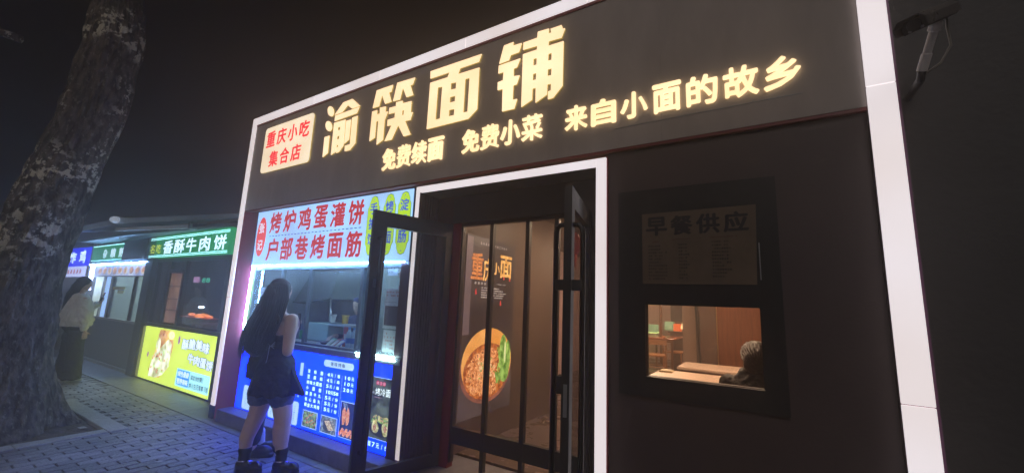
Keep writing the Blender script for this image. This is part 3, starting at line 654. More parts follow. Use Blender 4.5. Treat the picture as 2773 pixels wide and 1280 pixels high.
def paper(x0,x1,z0,z1,label,seed,y=None,red=True):
    y=y or KY+.012
    t=thing('taped_menu',label,'paper',(x0,y,z0)); MB().box(x0,x1,y,y+.003,z0,z1).build('paper',PAP,t)
    mb=MB(); scribble(mb,x0+.015,x1-.02,z0+.02,z1-.02,y-.001,.022,seed=seed,fill=.6); mb.build('small_print',PRD if red else INK,t)
paper(-5.77,-5.55,1.42,1.70,'pale price list taped inside the left end of the booth window',41)
paper(-3.335,-3.07,1.58,1.712,'pale price list with red print at the top of the right booth pane',42)
paper(-3.32,-3.07,1.085,1.30,'pale price list low on the right booth pane near the green tube',43)
t=thing('taped_menu','white edged dark sheet taped in the middle of the right booth pane','paper',(-3.2,KY,1.3)); MB().box(-3.34,-3.07,KY+.012,KY+.015,1.315,1.575).build('paper',PAP,t); MB().box(-3.325,-3.085,KY+.0105,KY+.0118,1.345,1.54).build('dark_print',mat('dark_sheet',(.07,.06,.08),.5),t)
paper(-3.33,-3.19,1.845,1.955,'small crumpled white note near the top of the right booth pane',44,red=False)

for k in range(6):
    z=1.86-.085*k
    MB().add([(-3.62,.60,z),(-3.56,.60,z),(-3.56,.60,z+.07),(-3.62,.60,z+.07),(-3.615,.625,z+.01),(-3.565,.625,z+.01),(-3.565,.625,z+.06),(-3.615,.625,z+.06)],[(0,1,2,3),(7,6,5,4),(0,4,5,1),(1,5,6,2),(2,6,7,3),(3,7,4,0)]).build('snack_packet',mat(('red','white','pink')[k%3]+'_packet',((.5,.05,.06),(.6,.6,.62),(.6,.2,.3))[k%3],.3),None,label='%s snack packet, %s in the row by the right booth post'%(('red','white','pink')[k%3],('topmost','second from the top','third from the top','third from the bottom','second from the bottom','lowest')[k]),cat='packet',group='snack packets hanging in the booth')
t=thing('frying_pan','round black pan standing on the booth worktop behind the price cards','pan',(-4.72,.62,1.0)); MB().lathe((-4.75,.60,1.0),[(.10,0),(.13,.045),(.122,.045),(.095,.008)],24).build('pan_bowl',BLACKM,t); MB().tube([(-4.63,.60,1.04),(-4.45,.56,1.07)],.010,8).build('handle',BLACKM,t)
thing_pot=thing('steel_pot','shiny steel pot on the booth worktop left of the bottles','pot',(-4.45,.68,1.0)); MB().lathe((-4.42,.72,1.0),[(.075,0),(.08,.12),(.085,.125),(.07,.13),(.02,.145)],22).build('pot_body',mat('polished_steel',(.6,.62,.65),.18,1.0),thing_pot)

# ================================================================== DINING ROOM
room=thing('dining_room','warm lit inside of the noodle shop with brown walls','room',(0,4,.15))
FLZ=.17
TAN=mat('warm_brown_wall',(.135,.088,.068),.5,var=.2,vscale=1.2); MAU=mat('mauve_wall',(.60,.38,.36),.6,var=.08)
WOOD=mat('reddish_wood',(.22,.075,.035),.38,var=.35,vscale=3,stretch=(8,8,.8),bump=.05); WOOD2=mat('orange_wood',(.55,.24,.10),.35,var=.3,vscale=4,stretch=(1,8,8))
TOPM=mat('pale_wood_top',(.78,.56,.42),.3,var=.2,vscale=3,stretch=(1,8,8))
mb=MB(); mb.box(-2.70,-2.62,.45,2.6,FLZ,2.8); mb.build('left_wall',TAN,room)
mb=MB(); mb.box(-3.9,-3.8,2.6,10.6,FLZ,2.8).box(-3.8,-2.70,2.5,2.6,FLZ,2.8); mb.build('left_wall',MAU,room)
mb=MB(); mb.box(-3.8,2.0,10.5,10.6,FLZ,2.8); mb.build('back_wall',MAU,room)
mb=MB(); mb.box(1.5,1.6,.12,10.5,FLZ,2.8); mb.build('right_wall',TAN,room)
mb=MB(); mb.box(-3.9,1.6,.42,10.6,2.8,2.86); mb.build('ceiling',mat('dark_ceiling',(.20,.15,.12),.7),room)
MB().box(-3.9,1.6,.60,10.6,.10,FLZ).build('floor',mat('dark_tile_floor',(.13,.09,.075),.25,var=.25,vscale=2),None,kind='structure')
mb=MB(); mb.box(-.62,1.5,4.0,4.06,FLZ,2.8); mb.build('wood_partition',WOOD,room)
MB().box(-.63,-.618,3.97,4.06,FLZ,2.8).build('brass_edge',mat('brass',(.6,.42,.2),.3,.8),room)
mb=MB(); mb.box(-1.21,-.98,4.7,5.0,FLZ,2.8); mb.build('column',mat('pale_column',(.42,.29,.22),.5,var=.1),room)
mb=MB(); mb.obox((-.925,4.3,1.3),(.016,0,-.0),(0,.02,0),(.055*-1,0,1.15)); mb.build('black_mullion',BLACKM,room)
MB().box(-.96,-.65,4.35,4.36,FLZ,2.8).build('smoked_glass',glass('smoked_glass',(.6,.52,.45),2.0,.25),room)
CE=lit('ceiling_tube',(1.0,.70,.46),120)
for (x,y,l,lb) in ((-1.6,2.2,.5,'nearest the entrance doors'),(-.2,2.2,.5,'over the middle pale table'),(-1.9,5.2,.6,'in the middle of the dining room'),(-.6,1.2,.4,'just inside the pick-up window'),(-2.2,7.6,.6,'over the wooden chairs'),(-1.0,8.4,.6,'at the far end of the dining room')):
    t=thing('ceiling_light','slim warm ceiling lamp '+lb,'lamp',(x,y,2.75),'warm ceiling lamps in the dining room')
    MB().box(x-l/2,x+l/2,y-.06,y+.06,2.765,2.785).build('diffuser',CE,t); MB().box(x-l/2-.01,x+l/2+.01,y-.07,y+.07,2.786,2.799).build('housing',GREY,t)
# noodle poster on the left wall, x = -2.62
PX=-2.612
def wf(k): return lambda x,y,z: (PX+.001*k,x,z)
po=thing('noodle_poster','tall dark backlit poster with gold 重庆小面 above a bowl of noodles','poster',(PX,1.0,.5))
mb=MB(); mb.box(PX-.008,PX,.55,1.52,.45,2.31); mb.build('poster_sheet',lit('poster_dark',(.055,.035,.03),.9,var=.4,vscale=1.5,col2=(.10,.065,.06)),po)
mb=MB(); mb.box(PX-.007,PX+.001,.555,.66,1.28,2.30); mb.build('pale_edge',lit('poster_pale_edge',(.20,.13,.13),.9,var=.3),po)
GOLD=lit('poster_gold',(.80,.42,.10),1.0,var=.4,vscale=14,col2=(.95,.60,.22)); ORG=lit('poster_orange',(.60,.19,.06),1.0,var=.4,vscale=30,col2=(.80,.36,.12))
mb=MB(); text(mb,'重',.64,.86,1.85,2.14,0,bold=.03,frame=wf(2)); mb.build('poster_lettering',ORG,po)
mb=MB(); text(mb,'庆',.86,1.04,1.84,2.10,0,bold=.03,frame=wf(2)); text(mb,'小',1.03,1.19,1.93,2.07,0,bold=.03,frame=wf(2)); text(mb,'面',1.19,1.45,1.90,2.17,0,bold=.035,frame=wf(2)); mb.build('poster_lettering',GOLD,po)
PWH=lit('poster_pale_print',(.75,.62,.55),.9)
mb=MB()
for i in range(12): text(mb,'品味重庆小面传统工艺制作'[i],.79+.046*i,.815+.046*i,2.235,2.262,0,frame=wf(2),res=1)
for i in range(4): text(mb,'麻辣鲜香'[i],.715+.058*i,.745+.058*i,1.80,1.83,0,frame=wf(3),res=1)
scribble(mb,.84,1.36,1.64,1.78,0,.016,frame=wf(2),seed=51,fill=.95); scribble(mb,1.14,1.34,1.81,1.83,0,.012,frame=wf(2),seed=52)
mb.build('poster_small_print',PWH,po)
mb=MB(); sheet(mb,disc(.99,1.83,.028,.035,10),0,wf(2)); text(mb,'鲜',1.0,1.06,1.795,1.86,0,bold=.02,frame=wf(3)); 
for (a,b) in ((.735,1.69),(1.27,1.88),(1.40,1.87),(1.22,1.58)): sheet(mb,[(a,b),(a+.03,b+.01),(a+.012,b+.07),(a-.005,b+.04)],0,wf(2))
mb.build('poster_chilli_print',lit('poster_red',(.70,.06,.05),.9),po)
# bowl picture
bc=(1.03,.945)
mb=MB(); sheet(mb,disc(1.03,.915,.485,.355,36),0,wf(1.5)); mb.build('printed_bowl_rim',lit('bowl_rim',(.17,.075,.06),.9,var=.5,vscale=6,col2=(.40,.12,.07)),po)
mb=MB(); sheet(mb,disc(1.035,.975,.47,.365,36),0,wf(2.5)); mb.build('printed_bowl_inside',lit('bowl_inside',(.90,.34,.06),.95,var=.2,vscale=3,col2=(1.0,.50,.15)),po)
mb=MB(); sheet(mb,disc(1.03,.89,.43,.29,30),0,wf(3.2)); mb.build('printed_broth',lit('bowl_broth',(.42,.08,.02),.95,var=.5,vscale=20,col2=(.75,.22,.05)),po)
r=random.Random(5); mb=MB()
def ribbon(mb,P,wd,fr):
    for i in range(len(P)-1):
        p,q=P[i],P[i+1]; dx,dz=q[0]-p[0],q[1]-p[1]; l=math.hypot(dx,dz) or 1; nx,nz=-dz/l*wd/2,dx/l*wd/2
        mb.add([fr(p[0]+nx,0,p[1]+nz),fr(p[0]-nx,0,p[1]-nz),fr(q[0]-nx,0,q[1]-nz),fr(q[0]+nx,0,q[1]+nz)],[(0,1,2,3)])
for i in range(210):
    a=r.uniform(.66,1.16); b=r.uniform(.63,1.10); a0=r.uniform(0,6.28); rad=r.uniform(.03,.13); P=[]
    for k in range(7):
        q=a0+k*.32; X=a+rad*math.cos(q); Z=b+rad*.7*math.sin(q)
        if ((X-1.02)/.39)**2+((Z-.875)/.25)**2<1: P.append((X,Z))
    if len(P)>1: ribbon(mb,P,.014,wf(3.6+.004*i))
mb.build('printed_noodles',lit('print_noodles',(.85,.24,.06),1.0,var=.45,vscale=25,col2=(1.0,.52,.22)),po)
mb=MB()
for i in range(40):
    a=r.gauss(1.0,.08); b=r.gauss(.90,.08); s_=r.uniform(.012,.03)
    sheet(mb,disc(a,b,s_,s_*.7,7,i),0,wf(4.3+.01*i))
mb.build('printed_topping',lit('print_topping',(.95,.50,.20),1.0,var=.4,vscale=40,col2=(1,.72,.42)),po)
mb=MB()
for i in range(26):
    a=r.uniform(1.20,1.40); b=r.uniform(.72,1.02); ribbon(mb,[(a,b),(a+r.uniform(-.04,.04),b+.06),(a+r.uniform(-.05,.05),b+.12)],.022,wf(4.8+.01*i))
sheet(mb,disc(1.32,1.07,.075,.19,18),0,wf(5.2)); sheet(mb,disc(1.42,1.0,.065,.19,18),0,wf(5.3)); sheet(mb,disc(1.36,.85,.10,.12,14),0,wf(5.25))
for i in range(26): a=r.gauss(.98,.1); b=r.gauss(.93,.1); sheet(mb,disc(a,b,.012,.009,6),0,wf(5.0+.01*i))
mb.build('printed_greens',lit('poster_greens',(.16,.38,.05),.95,var=.55,vscale=14,col2=(.45,.65,.14)),po)
mb=MB(); sheet(mb,disc(1.365,1.06,.02,.12,14),0,wf(5.6)); mb.build('printed_stalk',lit('print_stalk',(.75,.78,.35),.95),po)

def chair(x,y,rz,label):
    t=thing('dining_chair',label,'chair',(x,y,FLZ),'wooden dining chairs'); c,s_=math.cos(rz),math.sin(rz)
    def fr(u,v,z): return (x+u*c-v*s_, y+u*s_+v*c, FLZ+z)
    def pole(a,b,r,n=6): return MB().tube([fr(*a),fr(*b)],r,n)
    for u in(-.2,.2):
        pole((u,-.2,0),(u*.95,-.2,.45),.018).build('leg',WOOD2,t); pole((u,.21,0),(u,.2,.45),.018).build('leg',WOOD2,t)
        pole((u,.2,.45),(u*.98,.25,.80),.018).build('back_post',WOOD2,t)
    vs=[fr(u,v,z) for z in(.44,.475) for u,v in((-.23,-.23),(.23,-.23),(.21,.22),(-.21,.22))]
    MB().add(vs,[(0,3,2,1),(4,5,6,7),(0,1,5,4),(1,2,6,5),(2,3,7,6),(3,0,4,7)]).build('seat',WOOD2,t)
    MB().add([fr(u,v,z) for z in(.70,.80) for u,v in((-.22,.22),(.22,.22),(.22,.26),(-.22,.26))],[(0,3,2,1),(4,5,6,7),(0,1,5,4),(1,2,6,5),(2,3,7,6),(3,0,4,7)]).build('back_rail',WOOD2,t)
    for v in(-.2,.2): pole((-.19,v,.22),(.19,v,.22),.012).build('stretcher',WOOD2,t)
chair(-2.15,6.95,math.pi*1.08,'nearer wooden chair with its back to the pick-up window'); chair(-1.98,8.1,math.pi*.5,'farther wooden chair at the right end of the red table')
def table(x0,x1,y0,y1,z,m,label,apron=0.06):
    t=thing('dining_table',label,'table',((x0+x1)/2,(y0+y1)/2,FLZ))
    MB().box(x0,x1,y0,y1,z-.035,z,.006).build('table_top',m,t)
    MB().box(x0+.03,x1-.03,y0+.03,y0+.05,z-.035-apron,z-.036).build('apron',WOOD,t)
    for a in(x0+.06,x1-.06):
        for b in(y0+.06,y1-.06): MB().box(a-.022,a+.022,b-.022,b+.022,FLZ,z-.036).build('leg',WOOD,t)
table(-2.65,-1.90,7.75,9.1,.95,mat('red_table_top',(.45,.13,.06),.2,var=.2),'far table with a shiny red top behind the wooden chairs')
table(-.95,.60,2.62,3.22,.95,TOPM,'middle table with a pale top and brown side board',.40)
table(-1.0,.75,1.12,1.95,.985,TOPM,'nearest pale wood table just inside the pick-up window')
def thingbox(name,label,cat,b,m,bev=.005): return MB().box(*b,bev).build(name,m,None,label=label,cat=cat)
t=thing('sauce_tray','little cream tray on the left end of the nearest table','tray',(-.9,1.8,.985)); MB().box(-.97,-.84,1.74,1.86,.986,1.001,.004).build('tray',mat('cream_plastic',(.6,.45,.25),.4),t); MB().box(-.955,-.855,1.75,1.85,1.001,1.007).build('paper_slips',mat('cream_paper',(.8,.7,.5),.5),t)
t=thing('fish_tank','long green glowing tank on the left of the dining room back wall','tank',(-3.2,9.9,1.3)); 
MB().box(-3.75,-2.75,9.7,10.1,.98,1.19).build('tank_glass',lit('green_tank',(.30,.45,.22),.9,var=.4,vscale=3),t); MB().box(-3.76,-2.74,9.69,10.11,.95,.98).build('tank_rim',lit('tank_rim_light',(.75,.95,.30),1.2),t)
t=thing('fish_tank','short green glowing tank beside the brown post','tank',(-2.3,9.9,1.3)); MB().box(-2.50,-2.30,9.7,10.1,1.07,1.30).build('tank_glass',lit('green_tank',(0,0,0)),t)
thingbox('brown_post','thin brown post in front of the mauve wall','post',(-2.56,-2.50,9.3,9.4,FLZ,2.8),WOOD)
t=thing('counter','dark counter with a box and a lamp at the back of the room','counter',(-1.9,8.9,.2)); MB().box(-2.20,-1.76,8.9,9.5,FLZ,1.04).build('counter_body',mat('grey_brown_counter',(.16,.11,.10),.5,var=.2),t); MB().box(-2.25,-1.72,8.85,9.55,1.04,1.08).build('counter_top',mat('dark_top',(.07,.06,.06),.3),t)
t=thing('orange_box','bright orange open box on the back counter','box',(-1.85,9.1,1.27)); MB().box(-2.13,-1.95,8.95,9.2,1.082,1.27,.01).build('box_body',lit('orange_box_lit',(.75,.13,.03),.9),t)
t=thing('table_lamp','small cream table lamp beside the orange box','lamp',(-1.65,9.05,1.27)); MB().lathe((-1.87,9.0,1.08),[(.05,0),(.05,.01),(.01,.02),(.01,.13)],12).build('lamp_base',BLACKM,t); MB().lathe((-1.87,9.0,1.15),[(.085,0),(.055,.14)],16).build('lamp_shade',lit('lamp_shade',(1.0,.75,.35),1.3),t)
t=thing('drinks_fridge','tall black drinks fridge behind the counter','fridge',(-1.9,9.9,.2)); MB().box(-2.34,-1.96,9.75,10.3,1.32,2.6,.01).build('fridge_body',BLACKM,t); MB().box(-2.30,-2.0,9.74,9.748,1.4,2.5).build('fridge_glass',mat('dark_glass',(.03,.03,.035),.08),t)
t=thing('red_knot','red hanging lucky knot near the dining room ceiling','decoration',(-1.9,1.6,2.2)); 
mb=MB(); mb.obox((-1.93,1.8,2.36),(.07,0,.07),(0,.01,0),(-.07,0,.07)); mb.build('knot',mat('red_cord',(.45,.03,.04),.5,emit=(.4,.02,.02),es=.15),t); MB().tube([(-1.93,1.8,2.26),(-1.93,1.8,2.08)],.014,6).build('tassel',mat('red_cord',(0,0,0)),t)
for i,(z0,z1,y) in enumerate(((1.78,1.98,4.5),(1.42,1.68,4.5))):
    pass
t=thing('hanging_menu','pale yellow note on the far wall seen past the right door','notice',(-2.2,10.4,1.9)); MB().box(-3.1,-2.8,10.46,10.49,1.75,2.0).build('paper',mat('yellow_note',(.75,.6,.25),.6),t)

# ================================================================== NEIGHBOURING KIOSKS
def litk(n,c,s=1.0,**k):      # the kiosks stand farther off in the haze and run brighter
    return lit(n,c,s*1.7,**k)
GY=.38
k1=thing('pancake_kiosk','dark kiosk with a green sign and lit yellow panel left of the noodle shop','kiosk',(-8.7,.4,0))
KM=mat('kiosk_dark_blue',(.035,.045,.055),.45,var=.2,vscale=3); KD=mat('kiosk_frame',(.02,.024,.03),.4)
mb=MB(); mb.box(-10.12,-6.3,GY+.02,GY+.10,0,.985).box(-10.35,-6.3,GY+.02,GY+.10,2.14,2.75).box(-10.35,-10.05,GY+.02,GY+.10,0,2.75); mb.build('wall',KM,k1)
mb=MB(); mb.box(-10.05,-6.35,GY-.03,GY+.02,.945,1.01).box(-10.05,-6.35,GY-.03,GY+.02,0,.025).box(-7.16,-6.4,GY-.03,GY+.02,.025,.945); mb.build('sill',KD,k1)
for a in (-10.2,-9.42,-8.78,-7.2): MB().box(a-.05,a+.05,GY-.01,GY+.02,1.01,2.14).build('window_post',KD,k1)
for a,b in ((-10.15,-9.47),(-9.37,-8.83),(-8.73,-7.25),(-7.15,-6.4)): MB().box(a,b,GY+.02,GY+.026,1.01,2.14).build('window_pane',glass('kiosk_glass',(.75,.82,.9),1.2,.05),k1)
MB().box(-9.45,-8.75,GY-.02,GY+.03,1.93,2.0).build('window_rail',KD,k1)
mb=MB(); mb.box(-10.4,-6.3,2.0,2.06,0,2.75).box(-10.46,-10.40,GY+.10,2.0,0,2.75).box(-10.4,-6.3,GY+.1,2.0,2.70,2.75).box(-6.34,-6.3,.5,2.0,0,2.7); mb.build('back_wall',mat('kiosk_inner',(.14,.10,.09),.6,var=.3,vscale=1.5),k1)
MB().box(-9.56,-9.08,.46,.5,1.03,1.94).build('lit_cabinet',litk('amber_cabinet',(.42,.16,.07),.8,var=.5,vscale=4,col2=(.45,.22,.12)),k1)
for z in (1.25,1.45,1.68): MB().box(-9.56,-9.08,.445,.459,z,z+.02).build('cabinet_shelf',KD,k1)
MB().box(-8.75,-7.3,.6,1.3,1.0,1.06).build('worktop',mat('amber_worktop',(.35,.18,.10),.4,var=.3),k1)
t=thing('grill_food','glowing orange pile of food under the heat lamp in the first kiosk','food',(-8.8,.8,1.06))
mb=MB()
for i in range(12): mb.ell((-9.05+.042*i,.75+rnd.uniform(-.06,.06),1.175+rnd.uniform(-.01,.02)),(.05,.06,.028),None,8,5)
mb.build('food_pile',litk('hot_food',(1.0,.12,.03),1.6,var=.5,vscale=15,col2=(1,.3,.08)),t,smooth=True)
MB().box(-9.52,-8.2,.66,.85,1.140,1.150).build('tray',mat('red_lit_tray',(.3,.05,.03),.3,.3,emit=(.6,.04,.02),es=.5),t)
t=thing('heat_lamp','small white lamp above the glowing food','lamp',(-8.3,.8,1.4)); MB().ell((-8.93,.78,1.33),(.045,.045,.02)).build('bulb',litk('white_bulb',(.8,.9,1),8),t); MB().tube([(-8.93,.78,1.36),(-8.93,.78,2.7)],.006,6).build('cord',KD,t)
t=thing('price_display','small pink and green lit display hanging inside the first kiosk','display',(-8.3,.9,1.8)); MB().box(-9.76,-9.56,.9,.93,1.79,1.90).build('pink_panel',litk('pink_display',(.75,.35,.55),.6),t)
mb=MB(); text(mb,'88',-9.38,-9.05,1.79,1.88,.9,bold=.03); mb.build('digits',litk('green_display',(.05,.7,.3),.7),t)
# yellow light box
yb_=thing('yellow_light_box','lit yellow advert for beef egg pancakes under the first kiosk window','sign',(-8.6,GY,.03))
mb=MB(); mb.box(-9.94,-7.17,GY-.035,GY+.0,.035,.94); mb.build('light_face',litk('yellow_face',(.50,.66,.06),.92,var=.15,vscale=1.2,col2=(.58,.74,.10)),yb_)
mb=MB(); mb.box(-10.09,-9.95,GY-.03,GY+.019,.03,.935); mb.build('box_side',litk('dim_yellow_side',(.16,.18,.05),.6),yb_)
yf=GY-.0362
def flat(y): return lambda x,_y,z:(x,y,z)
r=random.Random(11)
def fblob(mb,cx,cz,rx,rz,y,n=16,j=.12): sheet(mb,[(cx+rx*(1+r.uniform(-j,j))*math.cos(2*math.pi*i/n),cz+rz*(1+r.uniform(-j,j))*math.sin(2*math.pi*i/n)) for i in range(n)],y)
mb=MB(); sheet(mb,[(-9.52,.2),(-9.38,.42),(-9.28,.92),(-8.72,.92),(-8.62,.70),(-8.72,.3),(-9.0,.12),(-9.3,.10)],yf); mb.build('printed_pancake',litk('print_crust',(.52,.22,.07),.95,var=.5,vscale=5,col2=(.75,.45,.15)),yb_)
mb=MB(); sheet(mb,[(-9.48,.10),(-9.42,.45),(-9.15,.60),(-8.85,.78),(-8.70,.70),(-8.68,.35),(-8.9,.18),(-9.2,.10)],yf-.001); fblob(mb,-9.25,.66,.09,.12,yf-.0012); mb.build('printed_filling',litk('print_cream_filling',(.62,.66,.32),1.0,var=.6,vscale=7,col2=(.85,.88,.68)),yb_)
mb=MB()
for i in range(14): fblob(mb,r.uniform(-9.4,-8.8),r.uniform(.18,.55),.035,.028,yf-.0022,8)
fblob(mb,-9.12,.83,.10,.075,yf-.002); mb.build('printed_meat',litk('print_meat',(.40,.14,.07),.95,var=.5,vscale=20,col2=(.7,.4,.2)),yb_)
mb=MB()
for i in range(14): fblob(mb,r.uniform(-9.4,-8.78),r.uniform(.2,.6),.03,.018,yf-.003,7)
mb.build('printed_lettuce',litk('print_lettuce',(.35,.62,.20),1.0),yb_)
mb=MB(); fblob(mb,-8.44,.80,.04,.07,yf-.001); fblob(mb,-9.64,.46,.035,.05,yf-.001); mb.build('printed_onion',litk('print_purple',(.22,.06,.25),.9),yb_)
mb=MB(); sheet(mb,disc(-8.76,.85,.12,.07),yf-.0032); mb.build('printed_bubble',litk('print_bubble',(.75,.95,.35),1.0),yb_)
mb=MB(); scribble(mb,-8.84,-8.68,.82,.88,yf-.0042,.024,seed=61); mb.build('small_print',litk('print_teal_text',(.05,.35,.30),.9),yb_)
def arc(mb,body,x0,x1,zc,h,rise,y,bold,grow=0):
    n=len(body); wd=(x1-x0)/n
    for i,ch in enumerate(body):
        u=(i+.5)/n; zz=zc+rise(u); text(mb,ch,x0+i*wd-grow,x0+(i+.94)*wd+grow,zz-grow*.6,zz+h+grow*.6,y,bold=bold)
up=lambda u: .05*(1-(2*u-1)**2); dn=lambda u: -.06*u
mb=MB(); arc(mb,'酥脆美味',-8.30,-7.32,.64,.165,up,yf-.0004,.11,.022); arc(mb,'牛肉蛋饼',-8.02,-7.14,.48,.15,dn,yf-.0004,.11,.022); mb.build('lettering_outline',litk('print_grey_outline',(.03,.06,.10),.9),yb_)
mb=MB(); arc(mb,'酥脆美味',-8.30,-7.32,.64,.165,up,yf-.0014,.03); arc(mb,'牛肉蛋饼',-8.02,-7.14,.48,.15,dn,yf-.0014,.03); mb.build('lettering',litk('print_silver',(.62,.75,.95),1.0),yb_)
mb=MB(); sheet(mb,rrect(-8.34,-7.172,.085,.36,.02),yf-.0005); mb.build('pale_band',litk('print_aqua',(.30,.66,.72),.95),yb_)
mb=MB(); sheet(mb,rrect(-8.30,-7.85,.11,.345,.01),yf-.0012); mb.build('blue_square',litk('print_cobalt',(.02,.20,.60),.95),yb_)
mb=MB(); chars(mb,'绿色健康',-8.28,-7.88,.24,.33,yf-.002,bold=.02,gap=.008); chars(mb,'营养美味',-8.28,-7.88,.125,.215,yf-.002,bold=.02,gap=.008); mb.build('lettering',litk('print_silver',(0,0,0)),yb_)
mb=MB(); chars(mb,'搞定你的胃',-7.81,-7.42,.235,.31,yf-.0012,bold=.03,gap=.004); text(mb,'!',-7.40,-7.38,.235,.31,yf-.0012,bold=.03); chars(mb,'#人生无难事',-7.83,-7.34,.115,.195,yf-.0012,bold=.03,gap=.004); chars(mb,'只想',-7.31,-7.19,.115,.195,yf-.0012,bold=.03); mb.build('lettering',litk('print_navy_text',(.02,.06,.12),.9),yb_)
# green signs
GR=litk('green_face',(.004,.20,.06),.62,var=.3,vscale=1.2,col2=(.004,.24,.075)); GW=litk('sign_white_letters',(.55,.75,.95),1.0); GLN=litk('green_sign_tube',(.40,.85,.95),1.6)
gs=thing('green_sign','long green lit sign reading 名吃 香酥牛肉饼','sign',(-8.8,GY,2.2))
MB().box(-10.41,-7.17,GY-.06,GY+.02,2.215,2.645).build('sign_face',GR,gs)
mb=MB()
for z in (2.262,2.60,2.572,2.235): mb.box(-10.38,-7.2,GY-.066,GY-.0605,z,z+.007)
mb.build('line',GLN,gs)
mb=MB(); 
for ch,a,b in (('香',-9.74,-9.30),('酥',-9.24,-8.80),('牛',-8.74,-8.34),('肉',-8.22,-7.83),('饼',-7.70,-7.27)): text(mb,ch,a,b,2.285,2.54,GY-.0615,bold=.03)
mb.build('lettering',GW,gs)
mb=MB(); text(mb,'名',-10.36,-10.14,2.31,2.49,GY-.0615,bold=.02); text(mb,'吃',-10.06,-9.84,2.31,2.49,GY-.0615,bold=.02); mb.build('lettering',litk('sign_yellow_letters',(.45,.50,.03),.8),gs)
k2=thing('grain_pancake_kiosk','middle kiosk with a grey lower panel, picture banner and open window','kiosk',(-12,.4,0))
KG=mat('kiosk_grey_panel',(.12,.15,.17),.45,var=.12,vscale=2)
mb=MB(); mb.box(-13.99,-10.47,GY+.0,GY+.08,0,.93); mb.build('lower_panel',KG,k2)
mb=MB(); mb.box(-13.99,-10.3,GY-.02,GY,0,.06).box(-13.99,-10.3,GY-.02,GY,.93,.975); mb.build('sill',GREY,k2)
mb=MB(); mb.box(-10.47,-10.13,GY-.06,GY+.1,0,2.9); mb.build('pillar',KM,k2)
mb=MB(); mb.box(-13.99,-10.47,GY+.0,GY+.08,1.87,2.75); mb.build('upper_wall',KM,k2)
for a in (-13.0,-12.5,-12.38,-11.1,-10.5): MB().box(a-.035,a+.035,GY,GY+.05,.975,1.87).build('window_post',GREY if a<-12.4 else KD,k2)
mb=MB(); mb.box(-14,-10.4,2.2,2.26,0,2.8); mb.box(-14,-10.4,GY+.1,2.2,2.74,2.78); mb.box(-14.02,-14,GY+.1,2.2,0,2.8); mb.build('back_wall',mat('kiosk_pale_inner',(.42,.48,.42),.6,var=.12),k2)
MB().box(-12.35,-11.1,GY+.02,GY+.026,.975,1.87).build('window_pane',glass('kiosk_glass',(1,1,1)),k2); MB().box(-11.06,-10.53,GY+.02,GY+.026,.975,1.87).build('window_pane',glass('kiosk_glass',(1,1,1)),k2)
MB().box(-12.9,-12.55,GY+.02,GY+.026,.975,1.87).build('lit_side_pane',litk('side_pane',(.25,.42,.75),.9,var=.3),k2)
MB().box(-13.3,-11.6,1.0,1.2,2.60,2.66).build('ceiling_lamp',litk('kiosk_fill_lamp',(.85,.95,.9),36),k2)  # unseen lamp added behind the upper wall to brighten the window
MB().box(-12.2,-11.5,1.6,2.0,1.0,1.35).build('steel_cooker',mat('dark_steel',(.08,.10,.10),.4,.5),k2)
t=thing('yellow_notice','yellow notices stuck on the pane of the middle kiosk','notice',(-12,GY,1.5)); MB().box(-12.33,-11.62,GY+.008,GY+.012,1.59,1.65).build('paper',mat('yellow_paper',(.6,.5,.05),.5),t); MB().box(-12.0,-11.65,GY+.008,GY+.012,1.51,1.575).build('paper',mat('yellow_paper',(0,0,0)),t)
mb=MB(); scribble(mb,-12.25,-11.68,1.60,1.645,GY+.007,.035,seed=71); mb.build('small_print',INK,t)
t=thing('banner','long lit banner of food pictures over the middle kiosk window','banner',(-12,GY,1.9))
mb=MB(); mb.box(-13.6,-10.44,GY-.05,GY-.04,1.885,2.13); mb.build('cloth',litk('banner_face',(.30,.36,.62),.62,var=.5,vscale=2,col2=(.55,.62,.85)),t)
mb=MB()
for i in range(9): fblob(mb,-13.2+.33*i,2.0,.13,.085,GY-.0515)
mb.build('printed_dish',litk('banner_dish',(.45,.24,.22),.7,var=.6,vscale=6,col2=(.7,.6,.5)),t)
mb=MB()
for i in range(9): fblob(mb,-13.2+.33*i,2.0,.07,.05,GY-.0525)
mb.build('printed_food',litk('banner_food',(.60,.42,.12),.75,var=.6,vscale=8,col2=(.4,.12,.1)),t)
t=thing('kiosk_led_tube','wavy blue white light tube above the food picture banner','light tube',(-12,.3,2.15)); mb=MB(); mb.tube([(-13.95+.27*i,GY-.07,2.150+.008*math.sin(i*2.1)) for i in range(14)],.013,6); mb.build('tube',litk('blue_white_tube',(.25,.50,1.0),40),t)
t=thing('kiosk_led_tube','upright glowing tube at the left side of the middle kiosk window','light tube',(-13.8,.3,1.8)); mb=MB(); mb.box(-13.9,-13.72,GY-.06,GY-.03,1.55,2.12); mb.build('tube',litk('violet_white_tube',(.45,.55,1.0),14),t)
gs=thing('green_sign','green lit sign 杂粮煎饼 half covered by a dark box','sign',(-12.8,GY,2.2)); MB().box(-13.98,-11.4,GY-.06,GY,2.235,2.60).build('sign_face',GR,gs)
mb=MB(); 
for ch,a,b in (('杂',-13.18,-12.92),('粮',-12.68,-12.35),('煎',-12.14,-11.80)): text(mb,ch,a,b,2.29,2.51,GY-.0615,bold=.03)
mb.build('lettering',litk('sign_dim_letters',(.50,.68,.80),.9),gs)
MB().box(-13.98,-11.5,GY-.066,GY-.0605,2.58,2.592).box(-13.98,-11.5,GY-.066,GY-.0605,2.245,2.252).build('line',GLN,gs)
MB().box(-11.75,-10.47,GY-.10,GY-.068,2.21,2.62).build('roller_box',KM,None,label='dark roller shutter box covering the right end of the grain pancake sign',cat='shutter box')
k3=thing('fried_chicken_kiosk','far kiosk with a deep blue sign seen beside the tree','kiosk',(-15,.4,0))
